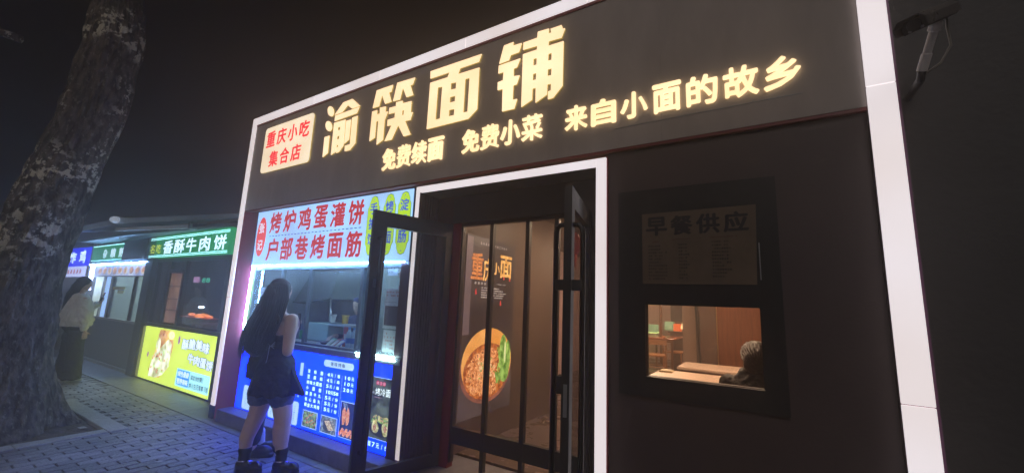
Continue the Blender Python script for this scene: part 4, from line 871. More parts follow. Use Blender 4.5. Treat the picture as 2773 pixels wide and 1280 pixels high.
mb=MB(); mb.box(-17.5,-14.02,GY,GY+.08,0,.95).box(-17.5,-14.02,GY,GY+.08,2.1,2.8).box(-14.14,-14.02,GY-.06,GY+.1,0,2.8); mb.build('wall',KM,k3)
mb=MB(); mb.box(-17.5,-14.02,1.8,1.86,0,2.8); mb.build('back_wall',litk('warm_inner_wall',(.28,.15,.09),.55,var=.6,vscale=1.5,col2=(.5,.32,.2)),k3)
MB().box(-15.6,-14.9,1.0,1.1,1.60,1.75).build('lit_shelf',litk('yellow_shelf',(.85,.6,.2),.8),k3)
s3=thing('blue_sign','deep blue lit sign reading 炸鸡 beside the tree','sign',(-15,GY,2.1)); mb=MB(); mb.prism([(-17.0,2.14),(-14.075,2.15),(-14.075,2.60),(-17.0,2.64)],GY-.06,GY); mb.build('sign_face',litk('deep_blue_face',(.003,.006,.62),1.1,var=.15),s3)
mb=MB(); text(mb,'炸',-15.92,-15.32,2.215,2.52,GY-.0615,bold=.02); text(mb,'鸡',-15.0,-14.5,2.215,2.54,GY-.0615,bold=.02); mb.build('lettering',litk('sign_white2',(.65,.88,1.0),1.1),s3)
t=thing('picture_strip','white strip with a row of small food pictures under the blue sign','sign',(-15,GY,1.9)); MB().box(-16.6,-14.37,GY-.05,GY-.03,1.87,2.13).build('strip_face',litk('strip_face',(.45,.52,.90),.8,var=.2),t)
mb=MB()
for i in range(7): fblob(mb,-16.3+.26*i,2.0,.09,.07,GY-.0515,8)
mb.build('printed_food',litk('strip_food',(.35,.13,.12),.8,var=.5,vscale=8),t)
# awning
aw=thing('kiosk_awning','pale sloping metal awning jutting out above the kiosks','awning',(-9,.3,2.8))
def slab(poly,zt,zb):
    n=len(poly); mb=MB(); mb.add([(x,y,z) for (x,y),z in zip(poly,zt)]+[(x,y,z) for (x,y),z in zip(poly,zb)],[tuple(range(n)),tuple(range(2*n-1,n-1,-1))]+[(i,n+i,n+(i+1)%n,(i+1)%n) for i in range(n)]); return mb
slab([(-6.9,.42),(-10.5,-.2),(-13.5,-.2),(-13.5,.46)],[2.87,2.94,2.94,3.1],[2.80,2.83,2.83,2.99]).build('roof_sheet',mat('pale_blue_sheet',(.42,.52,.60),.45,.2,var=.15,vscale=1.5),aw)
slab([(-8.2,.15),(-10.45,-.23),(-10.47,-.19),(-8.22,.19)],[2.72,2.745,2.745,2.72],[2.66,2.685,2.685,2.66]).build('gutter',mat('white_gutter',(.62,.66,.70),.4),aw)
slab([(-6.9,.38),(-8.2,.15),(-8.22,.19),(-6.9,.41)],[2.70,2.72,2.72,2.70],[2.665,2.665,2.665,2.665]).build('gutter',mat('dark_gutter',(.10,.10,.13),.4),aw)
MB().box(-8.24,-8.16,.12,.22,2.64,2.76).build('gutter_joint',GREY,aw)
slab([(-6.95,.36),(-10.4,-.05),(-13.4,-.05),(-13.4,.375)],[2.68,2.66,2.66,2.68],[2.655,2.63,2.63,2.655]).build('under_board',mat('green_under_board',(.08,.16,.15),.5,var=.2),aw)
MB().ell((-10.50,-.24,2.90),(.085,.085,.065)).build('globe_lamp',mat('milky_globe',(.6,.62,.65),.4,emit=(.7,.8,1),es=.35),None,smooth=True,label='small milky white globe lamp at the corner of the awning',cat='lamp')
# buildings closing the street behind the signs
MB().box(.68,9,.12,.4,0,5.4).build('neighbour_wall',mat('neighbour_wall',(.07,.07,.075),.6,var=.25,vscale=1.2,bump=.15,bscale=25),None,label='plain dark wall to the right of the noodle shop carrying the security camera',cat='wall')

# ================================================================== CCTV CAMERA on the neighbour wall
cc=thing('security_camera','hooded security camera on a white arm beside the right light strip','camera',(.80,-.1,2.9))
A=Vector((.650,-.40,2.925)); B=Vector((.812,-.18,3.075)); ax=(B-A); Ln=ax.length; ax.normalize(); sd=ax.cross(Vector((0,0,1))).normalized(); upv=sd.cross(ax)
def cf(u,v,w): return tuple(A+ax*u+sd*v+upv*w)
mb=MB(); P=[(-.045,-.02),(-.05,.01),(-.03,.038),(.03,.038),(.05,.01),(.045,-.02)]
mb.add([cf(0,v,w) for v,w in P]+[cf(Ln,v,w) for v,w in P],[tuple(range(6)),tuple(range(11,5,-1))]+[(i,6+i,6+(i+1)%6,(i+1)%6) for i in range(6)]); mb.build('camera_body',mat('dark_camera_shell',(.05,.045,.045),.35),cc)
mb=MB(); P=[(-.058,-.015),(-.06,.025),(-.038,.050),(.038,.050),(.06,.025),(.058,-.015),(.055,-.015),(.056,.023),(.036,.046),(-.036,.046),(-.056,.023),(-.055,-.015)]
mb.add([cf(-.05,v,w) for v,w in P]+[cf(Ln+.01,v,w) for v,w in P],[(0,1,10,11),(1,2,9,10),(2,3,8,9),(3,4,7,8),(4,5,6,7),(12,13,22,23)[::-1],(13,14,21,22)[::-1],(14,15,20,21)[::-1],(15,16,19,20)[::-1],(16,17,18,19)[::-1]]+[(i,12+i,12+(i+1)%12,(i+1)%12) for i in range(12)]); mb.build('sun_hood',mat('grey_camera_hood',(.13,.12,.115),.3,var=.1),cc)
mb=MB(); mb.tube([cf(-.012,0,.008),cf(.004,0,.008)],.026,16); mb.build('lens',mat('lens_glass',(.01,.01,.012),.08),cc)
mb=MB()
for v in(-.022,.022): mb.tube([cf(-.008,v,-.012),cf(.0,v,-.012)],.006,8)
mb.build('status_lamp',GREY,cc)
J=Vector(cf(Ln*.62,0,-.03)); E=Vector((.725,-.13,2.83))
MB().tube([J,J+(E-J)*.12,J+(E-J)*.14,J+(E-J)*.6,J+(E-J)*.62,E],[.024,.024,.017,.017,.021,.021],12).build('arm',mat('white_arm',(.85,.82,.82),.4),cc,smooth=False)
MB().ell(J,(.026,.026,.026)).build('ball_joint',mat('white_arm',(0,0,0)),cc,smooth=True)
MB().tube([E,(E.x,E.y+.03,E.z-.03),(E.x,.119,E.z-.03)],.018,10).build('wall_bracket',BLACKM,cc)
MB().tube([cf(Ln-.005,.01,-.01),(.825,-.16,3.02),(.835,-.14,2.93),(.80,-.12,2.86),(.73,-.12,2.81)],.0055,6).build('cable',mat('grey_cable',(.30,.28,.25),.5),cc,smooth=True)

# ================================================================== GROUND, PAVEMENT, TREE PIT
MB().box(-30,14,-14,16,-.30,-.05).build('ground',mat('earth',(.05,.045,.04),.9,var=.3,vscale=3,bump=.4),None,kind='structure')
pv=MB(); pv.box(-22,-8.64,-12,2.0,-.049,-.012).box(-6.4,12,-12,2.0,-.049,-.012).box(-8.64,-6.4,-.75,2.0,-.049,-.012).box(-8.64,-6.4,-12,-3.0,-.049,-.012)
pavement=pv.build('pavement',mat('joint_mortar',(.05,.052,.058),.8,var=.3,vscale=20),None,kind='structure')
SLABM=mat('edge_slab_stone',(.26,.265,.27),.45,var=.25,vscale=5,bump=.3,bscale=50)
PVM=[mat('paver_grey_%s'%n,c_,.45,var=.38,vscale=1.7,bump=.45,bscale=45,world=True) for n,c_ in (('light',(.31,.315,.33)),('mid',(.255,.26,.275)),('dark',(.205,.21,.225)))]
PW_,PL_=.112,.226
def paver_mesh(k):
    mb=MB(); r=random.Random(k); t=[r.uniform(-.0025,.0025) for _ in range(4)]; a,b=PW_/2-.0055,PL_/2-.0055; c=.004
    mb.add([(-a,-b,-.012),(a,-b,-.012),(a,b,-.012),(-a,b,-.012),(-a,-b,-.004),(a,-b,-.004),(a,b,-.004),(-a,b,-.004),(-a+c,-b+c,t[0]),(a-c,-b+c,t[1]),(a-c,b-c,t[2]),(-a+c,b-c,t[3])],
      [(0,1,5,4),(1,2,6,5),(2,3,7,6),(3,0,4,7),(4,5,9,8),(5,6,10,9),(6,7,11,10),(7,4,8,11),(8,9,10,11)])
    me=bpy.data.meshes.new('paver'); me.from_pydata(mb.v,[],mb.f); me.materials.append(PVM[k%3]); return me
PM=[paver_mesh(k) for k in range(9)]
cells=[]; halves=[]
for i in range(-170,28):
    x=i*PW_
    off=(PL_/2 if i%2 else 0)
    if off: halves.append(x)
    j=0; y=-.132-PL_/2-off
    while y>-7.5:
        if y+PL_/2<=-.128 and not(-8.66<x-PW_/2 and x+PW_/2<-6.38 and -3.0<y<-.73) and x>-19: cells.append((x,y))
        y-=PL_
# keep cells that fill the band up to the edge slabs
cells.sort(key=lambda c_: ((c_[0]-(-3.9))**2+(c_[1]+.9)**2) if False else (c_[0]**2+(c_[1]+D)**2+2.56))
def infront(c_):
    v=Vector((c_[0],c_[1]+D,-1.6)); z=v.dot(_f)
    if z<.2: return False
    px=1386.5+1106.6*v.dot(_r2)/z; py=640-1106.6*v.dot(_u2)/z
    return -20<px<2800 and py<1300 and px<1100
vis=[c_ for c_ in cells if infront(c_)]
near=set(vis[:300]); rest=MB()
for k,(x,y) in enumerate(vis[:300]):
    o=bpy.data.objects.new('paver',PM[rnd.randrange(9)]); COL.objects.link(o); o.parent=pavement; o.location=(x,y,rnd.uniform(-.0015,.0015)); o.rotation_euler=(0,0,rnd.uniform(-.006,.006))
for k,x in enumerate(halves):
    if -9.5<x<-3.2: MB().box(x-PW_/2+.0045,x+PW_/2-.0045,-.132-PL_/2+.0045,-.1365,-.012,-.0005,.003).build('half_paver',PVM[k%3],pavement)
restM=[MB(),MB(),MB()]
for c_ in cells:
    if c_ in near: continue
    if c_[0]>4 : continue
    x,y=c_; a,b=PW_/2-.0055,PL_/2-.0055; z=rnd.uniform(-.0015,.0015); s_=.004
    restM[rnd.randrange(3)].add([(x-a,y-b,-.011),(x+a,y-b,-.011),(x+a,y+b,-.011),(x-a,y+b,-.011),(x-a+s_,y-b+s_,z),(x+a-s_,y-b+s_,z),(x+a-s_,y+b-s_,z),(x-a+s_,y+b-s_,z)],[(0,1,5,4),(1,2,6,5),(2,3,7,6),(3,0,4,7),(4,5,6,7)])
for i in range(3): restM[i].build('distant_pavers',PVM[i],pavement,kind='stuff')
x=-14.0
while x<-3.0:                                    # long edge slabs along the shop fronts
    y1=.36 if x<-6.3 else (.10 if x<-6.05 else -.032)
    MB().box(x+.004,x+.596,-.128,min(y1,.36),-.012,.002,.003).build('edge_slab',SLABM,pavement)
    x+=.6
# tree pit with stone kerb
pit=thing('tree_pit','square stone kerbed pit of bare earth round the foot of the tree','tree pit',(-7.5,-1.9,0))
KS=mat('kerb_stone',(.42,.43,.42),.6,var=.2,vscale=4,bump=.4,bscale=40)
for i in range(3):
    MB().box(-8.64+.747*i+.003,-8.64+.747*(i+1)-.003,-.93,-.75,-.04,.012,.006).build('kerb',KS,pit)
    MB().box(-6.56,-6.40,-3.0+.69*i+.003,-3.0+.69*(i+1)-.003,-.04,.012,.006).build('kerb',KS,pit)
    MB().box(-8.64,-8.48,-3.0+.69*i+.003,-3.0+.69*(i+1)-.003,-.04,.012,.006).build('kerb',KS,pit)
MB().box(-8.48,-6.56,-3.0,-2.84,-.04,.012,.006).build('kerb',KS,pit)
mb=MB(); nx,ny=46,40
for j in range(ny+1):
    for i in range(nx+1):
        x=-8.48+1.92*i/nx; y=-2.84+1.91*j/ny; d=math.hypot(x+7.42,y+1.85)
        mb.v.append((x,y,-.03+.10*math.exp(-(d/.6)**2)+.018*noise.noise(Vector((x*6,y*6,1)))+.010*noise.noise(Vector((x*21,y*21,3)))))
for j in range(ny):
    for i in range(nx): a=j*(nx+1)+i; mb.f.append((a,a+1,a+nx+2,a+nx+1))
mb.build('soil',mat('bare_soil',(.12,.10,.085),.9,var=.45,vscale=8,bump=.8,bscale=35),pit,kind='stuff')
# litter
def leafy(name,label,cat,x,y,z,s_,a,m):
    t=MB(); c,q=math.cos(a),math.sin(a)
    P=[(-1,0,0),(-.4,.42,.10),(.4,.36,.05),(1,.05,.14),(.35,-.4,.02),(-.45,-.35,.08)]
    t.add([(x+s_*(u*c-v*q),y+s_*(u*q+v*c),z+s_*k) for u,v,k in P],[(0,1,2,3),(0,3,4,5)]); return t.build(name,m,None,label=label,cat=cat)
LIT=mat('pale_litter',(.55,.55,.52),.7)
leafy('fallen_leaf','small pale leaf lying on the pavers nearest the woman',"leaf",-4.98,-.93,.006,.045,.5,LIT); leafy('fallen_leaf','small pale leaf lying on the pavers near the foot of the light strip',"leaf",-5.99,-.45,.006,.045,1.2,LIT)
leafy('paper_scrap','crumpled white scrap on the soil of the tree pit','litter',-6.83,-1.05,.0,.075,.3,LIT); leafy('fallen_leaf','tiny pale scrap on the pavers in front of the step','leaf',-5.08,-.40,.006,.018,.9,LIT); leafy('paper_scrap','white scrap by the foot of the middle kiosk','litter',-11.8,.1,.006,.06,.2,LIT)

# ------------------------------------------------------------------ tree
tree=thing('street_tree','large rough barked street tree leaning over the pavement, pale peeling patches','tree',(-7.45,-1.85,0))
RT=Vector((.1232,.9924,0)); VW=Vector((-.9924,.1232,0))
prof=[(-.1,.08,.74),(.05,.09,.66),(.15,.11,.60),(.31,.13,.535),(.54,.14,.455),(.8,.145,.40),(1.22,.155,.385),(1.63,.165,.35),(2.02,.19,.34),(2.52,.25,.335),(2.8,.29,.325),(3.21,.35,.30),(3.66,.43,.295),(4.13,.47,.285),(4.48,.465,.275),(4.78,.50,.29),(5.0,.50,.29),(5.37,.475,.255),(5.7,.44,.235),(6.3,.42,.22),(7.0,.45,.18)]
def lerp_prof(z):
    for i in range(len(prof)-1):
        if prof[i][0]<=z<=prof[i+1][0]:
            t=(z-prof[i][0])/(prof[i+1][0]-prof[i][0]); return tuple(prof[i][k]*(1-t)+prof[i+1][k]*t for k in (1,2))
    return prof[-1][1:]
mb=MB(); NR,NS=330,120
for i in range(NR+1):
    z=-.1+7.1*(i/NR)**1.15; off,rad=lerp_prof(z)
    for j in range(NS):
        q=2*math.pi*j/NS
        fl=math.exp(-max(z,0)/.35)
        rr=rad*(1+.16*fl*math.sin(5*q+1.0)+.07*fl*math.sin(9*q+2.3)+.05*math.sin(2*q+z*1.1)+.03*math.sin(3*q-z*2))
        P=Vector((math.cos(q)*2.2,math.sin(q)*2.2,z*.9))
        rr+=.018*noise.noise(P*1.3)+.042*abs(noise.noise(Vector((math.cos(q)*6,math.sin(q)*6,z*1.9))))*(1.1)-.016
        rr+=.016*noise.noise(Vector((math.cos(q)*13,math.sin(q)*13,z*6)))+.007*noise.noise(Vector((math.cos(q)*30,math.sin(q)*30,z*17)))
        c=Vector((-7.45,-1.85,0))+RT*off; mb.v.append((c.x+rr*math.cos(q),c.y+rr*math.sin(q),z))
for i in range(NR):
    for j in range(NS): mb.f.append((i*NS+j,i*NS+(j+1)%NS,(i+1)*NS+(j+1)%NS,(i+1)*NS+j))
bark=bpy.data.materials.new('plane_tree_bark'); bark.use_nodes=True; nt=bark.node_tree; N=nt.nodes; L=nt.links; b=N['Principled BSDF']; b.inputs['Roughness'].default_value=.8
tc=N.new('ShaderNodeTexCoord'); mp=N.new('ShaderNodeMapping'); mp.inputs['Scale'].default_value=(1,1,.45); L.new(tc.outputs['Object'],mp.inputs[0])
n1=N.new('ShaderNodeTexNoise'); n1.inputs['Scale'].default_value=16; n1.inputs['Detail'].default_value=8; L.new(mp.outputs[0],n1.inputs['Vector'])
r1=N.new('ShaderNodeValToRGB'); r1.color_ramp.elements[0].position=.42; r1.color_ramp.elements[0].color=(.040,.030,.022,1); r1.color_ramp.elements[1].position=.62; r1.color_ramp.elements[1].color=(.17,.13,.095,1); L.new(n1.outputs[0],r1.inputs[0])
n2=N.new('ShaderNodeTexNoise'); n2.inputs['Scale'].default_value=9.0; n2.inputs['Detail'].default_value=5; n2.inputs['Roughness'].default_value=.7; L.new(tc.outputs['Object'],n2.inputs['Vector'])
n3=N.new('ShaderNodeTexNoise'); n3.inputs['Scale'].default_value=1.15; n3.inputs['Detail'].default_value=1; L.new(tc.outputs['Object'],n3.inputs['Vector'])
r2=N.new('ShaderNodeMapRange'); r2.inputs[1].default_value=.53; r2.inputs[2].default_value=.56; L.new(n2.outputs[0],r2.inputs[0])
r3=N.new('ShaderNodeMapRange'); r3.inputs[1].default_value=.47; r3.inputs[2].default_value=.52; L.new(n3.outputs[0],r3.inputs[0])
mu=N.new('ShaderNodeMath'); mu.operation='MULTIPLY'; L.new(r2.outputs[0],mu.inputs[0]); L.new(r3.outputs[0],mu.inputs[1])
n4=N.new('ShaderNodeTexNoise'); n4.inputs['Scale'].default_value=30; n4.inputs['Detail'].default_value=3; L.new(mp.outputs[0],n4.inputs['Vector']); r5=N.new('ShaderNodeMapRange'); r5.inputs[1].default_value=.60; r5.inputs[2].default_value=.66; r5.inputs[4].default_value=.22; L.new(n4.outputs[0],r5.inputs[0])
sep=N.new('ShaderNodeSeparateXYZ'); L.new(tc.outputs['Object'],sep.inputs[0]); r4=N.new('ShaderNodeMapRange'); r4.inputs[1].default_value=1.5; r4.inputs[2].default_value=2.2; L.new(sep.outputs[2],r4.inputs[0])
mu2=N.new('ShaderNodeMath'); mu2.operation='MULTIPLY'; L.new(mu.outputs[0],mu2.inputs[0]); L.new(r4.outputs[0],mu2.inputs[1])
mxx=N.new('ShaderNodeMath'); mxx.operation='MAXIMUM'; L.new(mu2.outputs[0],mxx.inputs[0]); L.new(r5.outputs[0],mxx.inputs[1])
mx=N.new('ShaderNodeMix'); mx.data_type='RGBA'; L.new(mxx.outputs[0],mx.inputs[0]); L.new(r1.outputs[0],mx.inputs[6]); mx.inputs[7].default_value=(.72,.66,.52,1); L.new(mx.outputs[2],b.inputs['Base Color'])
bp=N.new('ShaderNodeBump'); bp.inputs['Strength'].default_value=1.0; bp.inputs['Distance'].default_value=.06; L.new(n1.outputs[0],bp.inputs['Height']); L.new(bp.outputs[0],b.inputs['Normal'])
mb.build('trunk',bark,tree,smooth=True)
lim=MB(); tips=[]
top=Vector((-7.45,-1.85,6.9))+RT*.45
def limb(p,d,l,r0,depth):
    P=[p]; 
    for i in range(5): d=(d+Vector((rnd.uniform(-.18,.18),rnd.uniform(-.18,.18),rnd.uniform(-.05,.12)))).normalized(); P.append(P[-1]+d*l/5)
    lim.tube(P,[r0*(1-.12*i) for i in range(6)],7)
    if depth==0: tips.extend(P[2:]); return
    for k in range(3): limb(P[3+k%3],(d+Vector((rnd.uniform(-.8,.8),rnd.uniform(-.8,.8),rnd.uniform(-.1,.5)))).normalized(),l*.7,r0*.45,depth-1)
for d_ in ((-.6,-.5,.7),(.5,.3,.8),(-.5,.6,.7),(.4,-.6,.7)): limb(top,Vector(d_).normalized(),1.9,.11,2)
limb(Vector((-7.7,-2.1,4.6)),Vector((-.6,-.75,.15)).normalized(),1.6,.05,1)
lim.build('limb',bark,tree,smooth=True)
LEAFM=mat('dark_leaves',(.045,.060,.030),.55,var=.5,vscale=5)
lf=MB()
for p in tips:
    for k in range(16):
        c=p+Vector((rnd.gauss(0,.22),rnd.gauss(0,.22),rnd.gauss(0,.18))); u=Vector((rnd.uniform(-1,1),rnd.uniform(-1,1),rnd.uniform(-.5,.3))).normalized(); v=u.orthogonal().normalized(); s_=rnd.uniform(.05,.09)
        lf.add([c,c+u*s_*.5+v*s_*.35,c+u*s_,c+u*s_*.5-v*s_*.35],[(0,1,2,3)])
lf.build('crown',LEAFM,tree,kind='stuff')

# ================================================================== PEOPLE
SKIN=mat('skin',(.66,.45,.37),.5,var=.06,vscale=10); SKIN_COOL=SKIN
HAIRM=mat('black_hair',(.030,.021,.018),.32,var=.4,vscale=20,stretch=(6,6,.6)); HAIRB=mat('brown_black_hair',(.035,.022,.016),.35,var=.4,vscale=20,stretch=(6,6,.6))
def cap(mb,pts,rs,n=14):
    """tapered rounded limb through the given joints"""
    for i in range(len(pts)-1):
        a=Vector(pts[i]);b_=Vector(pts[i+1]); K=5
        mb.tube([a.lerp(b_,k/K) for k in range(K+1)],[rs[i]+(rs[i+1]-rs[i])*k/K for k in range(K+1)],n)
    for p,r_ in zip(pts,rs): mb.ell(p,(r_,r_,r_),None,n,9)
    return mb
def melt(o,vox=.010,it=6,noise_amt=0.0,nscale=.12):
    m=o.modifiers.new('remesh','REMESH'); m.mode='VOXEL'; m.voxel_size=vox; m.use_smooth_shade=True
    s_=o.modifiers.new('smooth','SMOOTH'); s_.factor=.5; s_.iterations=it
    if noise_amt:
        tx=bpy.data.textures.new('folds','CLOUDS'); tx.noise_scale=nscale; d=o.modifiers.new('folds','DISPLACE'); d.texture=tx; d.strength=noise_amt; d.mid_level=.5; d.texture_coords='GLOBAL'
    return o
def hand(mb,wr,di,palm,s_=1.0,curl=.5):
    """palm and five unequal curled fingers; di = towards the fingers, palm = the way the palm faces"""
    wr=Vector(wr);di=Vector(di).normalized();palm=Vector(palm).normalized();sd_=di.cross(palm).normalized()
    rot=Matrix((sd_,di,palm)).transposed()
    mb.ell(wr+di*.045*s_,(.036*s_,.05*s_,.014*s_),rot,12,8)
    for k,ln in enumerate((.060,.070,.075,.068)[::-1]):
        u=(-.028+.0187*k)*s_; p0=wr+di*.07*s_+sd_*u; P=[p0]; ang=.15
        for seg in (.45,.32,.23): ang+=curl*.75; P.append(P[-1]+(di*math.cos(ang)+palm*math.sin(ang))*ln*seg*s_)
        cap(mb,P,[.0085*s_,.008*s_,.0072*s_,.0062*s_],8)
    p0=wr+di*.02*s_+sd_*.028*s_; cap(mb,[p0,p0+(di*.5+sd_*.75+palm*.3).normalized()*.032*s_,p0+(di*.75+sd_*.7+palm*.7).normalized()*.062*s_],[.011*s_,.0095*s_,.0075*s_],8)
def head(mb,c,fw,s_=1.0):
    c=Vector(c);fw=Vector(fw).normalized(); sd_=Vector((fw.y,-fw.x,0)).normalized(); up_=sd_.cross(fw); rot=Matrix((sd_,fw,up_)).transposed()
    mb.ell(c+up_*.012*s_,(.073*s_,.092*s_,.098*s_),rot,18,12); mb.ell(c+fw*.03*s_-up_*.055*s_,(.050*s_,.055*s_,.058*s_),rot,14,9)
    mb.ell(c+fw*.095*s_-up_*.02*s_,(.011*s_,.016*s_,.022*s_),rot,8,6); mb.ell(c+fw*.083*s_-up_*.058*s_,(.022*s_,.008*s_,.008*s_),rot,8,6)
    for q in(-1,1): mb.ell(c+sd_*.074*s_*q-up_*.012*s_,(.010*s_,.018*s_,.028*s_),rot,8,6); mb.ell(c+fw*.078*s_+sd_*.030*s_*q+up_*.008*s_,(.014*s_,.010*s_,.007*s_),rot,8,6)
def eyes(par,c,fw,s_=1.0):
    c=Vector(c);fw=Vector(fw).normalized(); sd_=Vector((fw.y,-fw.x,0)).normalized()
    for q in(-1,1): MB().ell(c+fw*.083*s_+sd_*.030*s_*q+Vector((0,0,.008*s_)),(.009*s_,.006*s_,.006*s_),None,8,6).build('eye',mat('dark_eye',(.02,.015,.012),.15),par,smooth=True)
def strands(mb,roots,sway,n,r0=.0045,seed=1,ln=None):
    pass

# ---- the long haired woman at the booth
w1=thing('person','woman in a backless black top and shorts with long hair waiting at the booth window','person',(-4.0,-.48,0))
HX_,HY_=-4.085,-.50
b1=MB()
cap(b1,[(-4.10,-.50,.82),(-4.135,-.535,.49),(-4.14,-.60,.30),(-4.135,-.60,.10)],[.110,.078,.062,.038]); cap(b1,[(-4.14,-.575,.40),(-4.14,-.61,.28)],[.064,.052])
cap(b1,[(-3.945,-.46,.82),(-3.895,-.425,.49),(-3.88,-.42,.30),(-3.87,-.41,.10)],[.110,.078,.062,.038]); cap(b1,[(-3.89,-.445,.40),(-3.88,-.445,.28)],[.064,.052])
b1.ell((-4.02,-.48,.92),(.155,.115,.12)); b1.ell((-4.03,-.475,1.10),(.115,.085,.13)); b1.ell((-4.04,-.47,1.28),(.150,.095,.15)); b1.ell((-4.05,-.475,1.385),(.165,.075,.055))
cap(b1,[(-4.06,-.475,1.40),(-4.075,-.475,1.54)],[.050,.048])
head(b1,(HX_,HY_+.02,1.635),(-.12,.95,-.30))
cap(b1,[(-3.84,-.49,1.375),(-3.775,-.53,1.10),(-4.02,-.37,1.19),(-4.10,-.28,1.27)],[.062,.048,.035,.026]); hand(b1,(-4.10,-.275,1.275),(-.15,.3,.9),(-.9,.1,.1),.95,.7)
cap(b1,[(-4.215,-.49,1.375),(-4.27,-.50,1.12),(-4.25,-.34,1.15),(-4.22,-.27,1.22)],[.050,.040,.031,.024]); hand(b1,(-4.22,-.265,1.225),(.7,.25,.6),(.3,-.2,.9),.95,.7)
melt(b1.build('body',SKIN,w1),.0085,5)
eyes(w1,(HX_,HY_+.02,1.635),(-.12,.95,-.30))
BLK=mat('black_cloth',(.012,.012,.016),.7,var=.3,vscale=14,bump=.3,bscale=60); NAVY=mat('dark_denim',(.11,.13,.19),.7,var=.25,vscale=18,bump=.25,bscale=90)
c1=MB(); c1.loft([((-4.035,-.475,1.05),.132,.100),((-4.04,-.47,1.14),.135,.105),((-4.045,-.455,1.22),.152,.105),((-4.05,-.435,1.30),.150,.085),((-4.05,-.42,1.37),.10,.055)],28)
c1.loft([((-4.02,-.48,.70),.232,.185),((-4.02,-.48,.76),.222,.178),((-4.02,-.48,.86),.215,.165),((-4.02,-.478,.97),.195,.145),((-4.03,-.475,1.07),.145,.108)],36)
melt(c1.build('black_top',BLK,w1),.010,3,.03,.05)
rf=MB()
for lay,(z0,z1,rx,ry) in enumerate(((.69,.80,.235,.19),(.80,.90,.215,.165))):
    n=150; 
    for j in range(n+1):
        q=2*math.pi*j/n; wv=.012*math.sin(q*19+lay)+.008*math.sin(q*7)
        rf.v.append((-4.02+(rx+wv)*math.cos(q),-.48+(ry+wv)*math.sin(q),z0+.008*math.sin(q*11))); rf.v.append((-4.025+(rx-.03)*math.cos(q),-.48+(ry-.03)*math.sin(q),z1))
    k0=len(rf.v)-2*(n+1)
    for j in range(n): rf.f.append((k0+2*j,k0+2*j+2,k0+2*j+3,k0+2*j+1))
rf.build('ruffle',BLK,w1,smooth=True)
# flap of the top standing out on the right and ribbon ties on the bare back
fl=MB(); P=[(-3.84,-.45,.95),(-3.77,-.44,.86),(-3.70,-.40,.74),(-3.71,-.38,.69),(-3.80,-.40,.70),(-3.86,-.46,.74)]
fl.add(P+[(x,y+.03,z) for x,y,z in P],[(0,1,2,3,4,5),(11,10,9,8,7,6)]+[(i,6+i,6+(i+1)%6,(i+1)%6) for i in range(6)]); fl.build('top_flap',BLK,w1)
rb=MB()
for a in range(4): rb.tube([(-4.13+.02*a,-.572,1.12+.03*(a%2)),(-4.02,-.590,1.09+.02*a),(-3.93,-.572,1.17-.02*a)],.0028,5)
rb.tube([(-3.98,-.590,1.12),(-3.955,-.61,1.02),(-3.975,-.615,.93),(-3.955,-.62,.86),(-3.965,-.625,.82)],.0026,5); rb.build('ribbon_tie',mat('grey_ribbon',(.35,.36,.38),.5),w1,smooth=True)
sh=MB(); cap(sh,[(-4.02,-.48,.86),(-4.115,-.51,.76),(-4.125,-.53,.665)],[.140,.130,.118]); cap(sh,[(-4.02,-.48,.86),(-3.935,-.455,.76),(-3.92,-.445,.665)],[.140,.130,.118]); sh.ell((-4.02,-.48,.88),(.165,.13,.10))
melt(sh.build('shorts',NAVY,w1),.010,3,.022,.05)
for (ax_,ay_) in ((-4.135,-.60),(-3.87,-.41)):
    so=MB(); cap(so,[(ax_,ay_,.19),(ax_,ay_,.09)],[.050,.047]); so.tube([(ax_,ay_,.18),(ax_,ay_,.222)],[.055,.056],16); melt(so.build('sock',mat('black_sock',(.010,.010,.013),.85),w1),.007,2)
    s2=MB(); s2.ell((ax_+.035,ay_-.005,.075),(.072,.050,.05)); s2.ell((ax_+.10,ay_+.055,.062),(.075,.052,.042)); s2.ell((ax_,ay_-.02,.07),(.055,.05,.055)); s2.loft([((ax_+.055,ay_+.02,.0),.13,.056,.5),((ax_+.055,ay_+.02,.04),.13,.058,.5)],20)
    melt(s2.build('shoe',mat('shiny_black_shoe',(.012,.012,.014),.12),w1),.007,3)
    MB().tube([(ax_-.02,ay_-.05,.105),(ax_+.045,ay_-.04,.118),(ax_+.075,ay_+.035,.105)],.008,6).build('shoe_buckle',mat('chrome',(.8,.8,.85),.1,1.0),w1,smooth=True)
ph=MB(); ph.obox((-4.13,-.235,1.345),(.036,-.01,0),(0,.004,.002),(-.012,0,.078)); phn=ph.build('phone',mat('phone_black',(.02,.02,.03),.15),None,label='dark smartphone held up by the long haired woman',cat='phone')
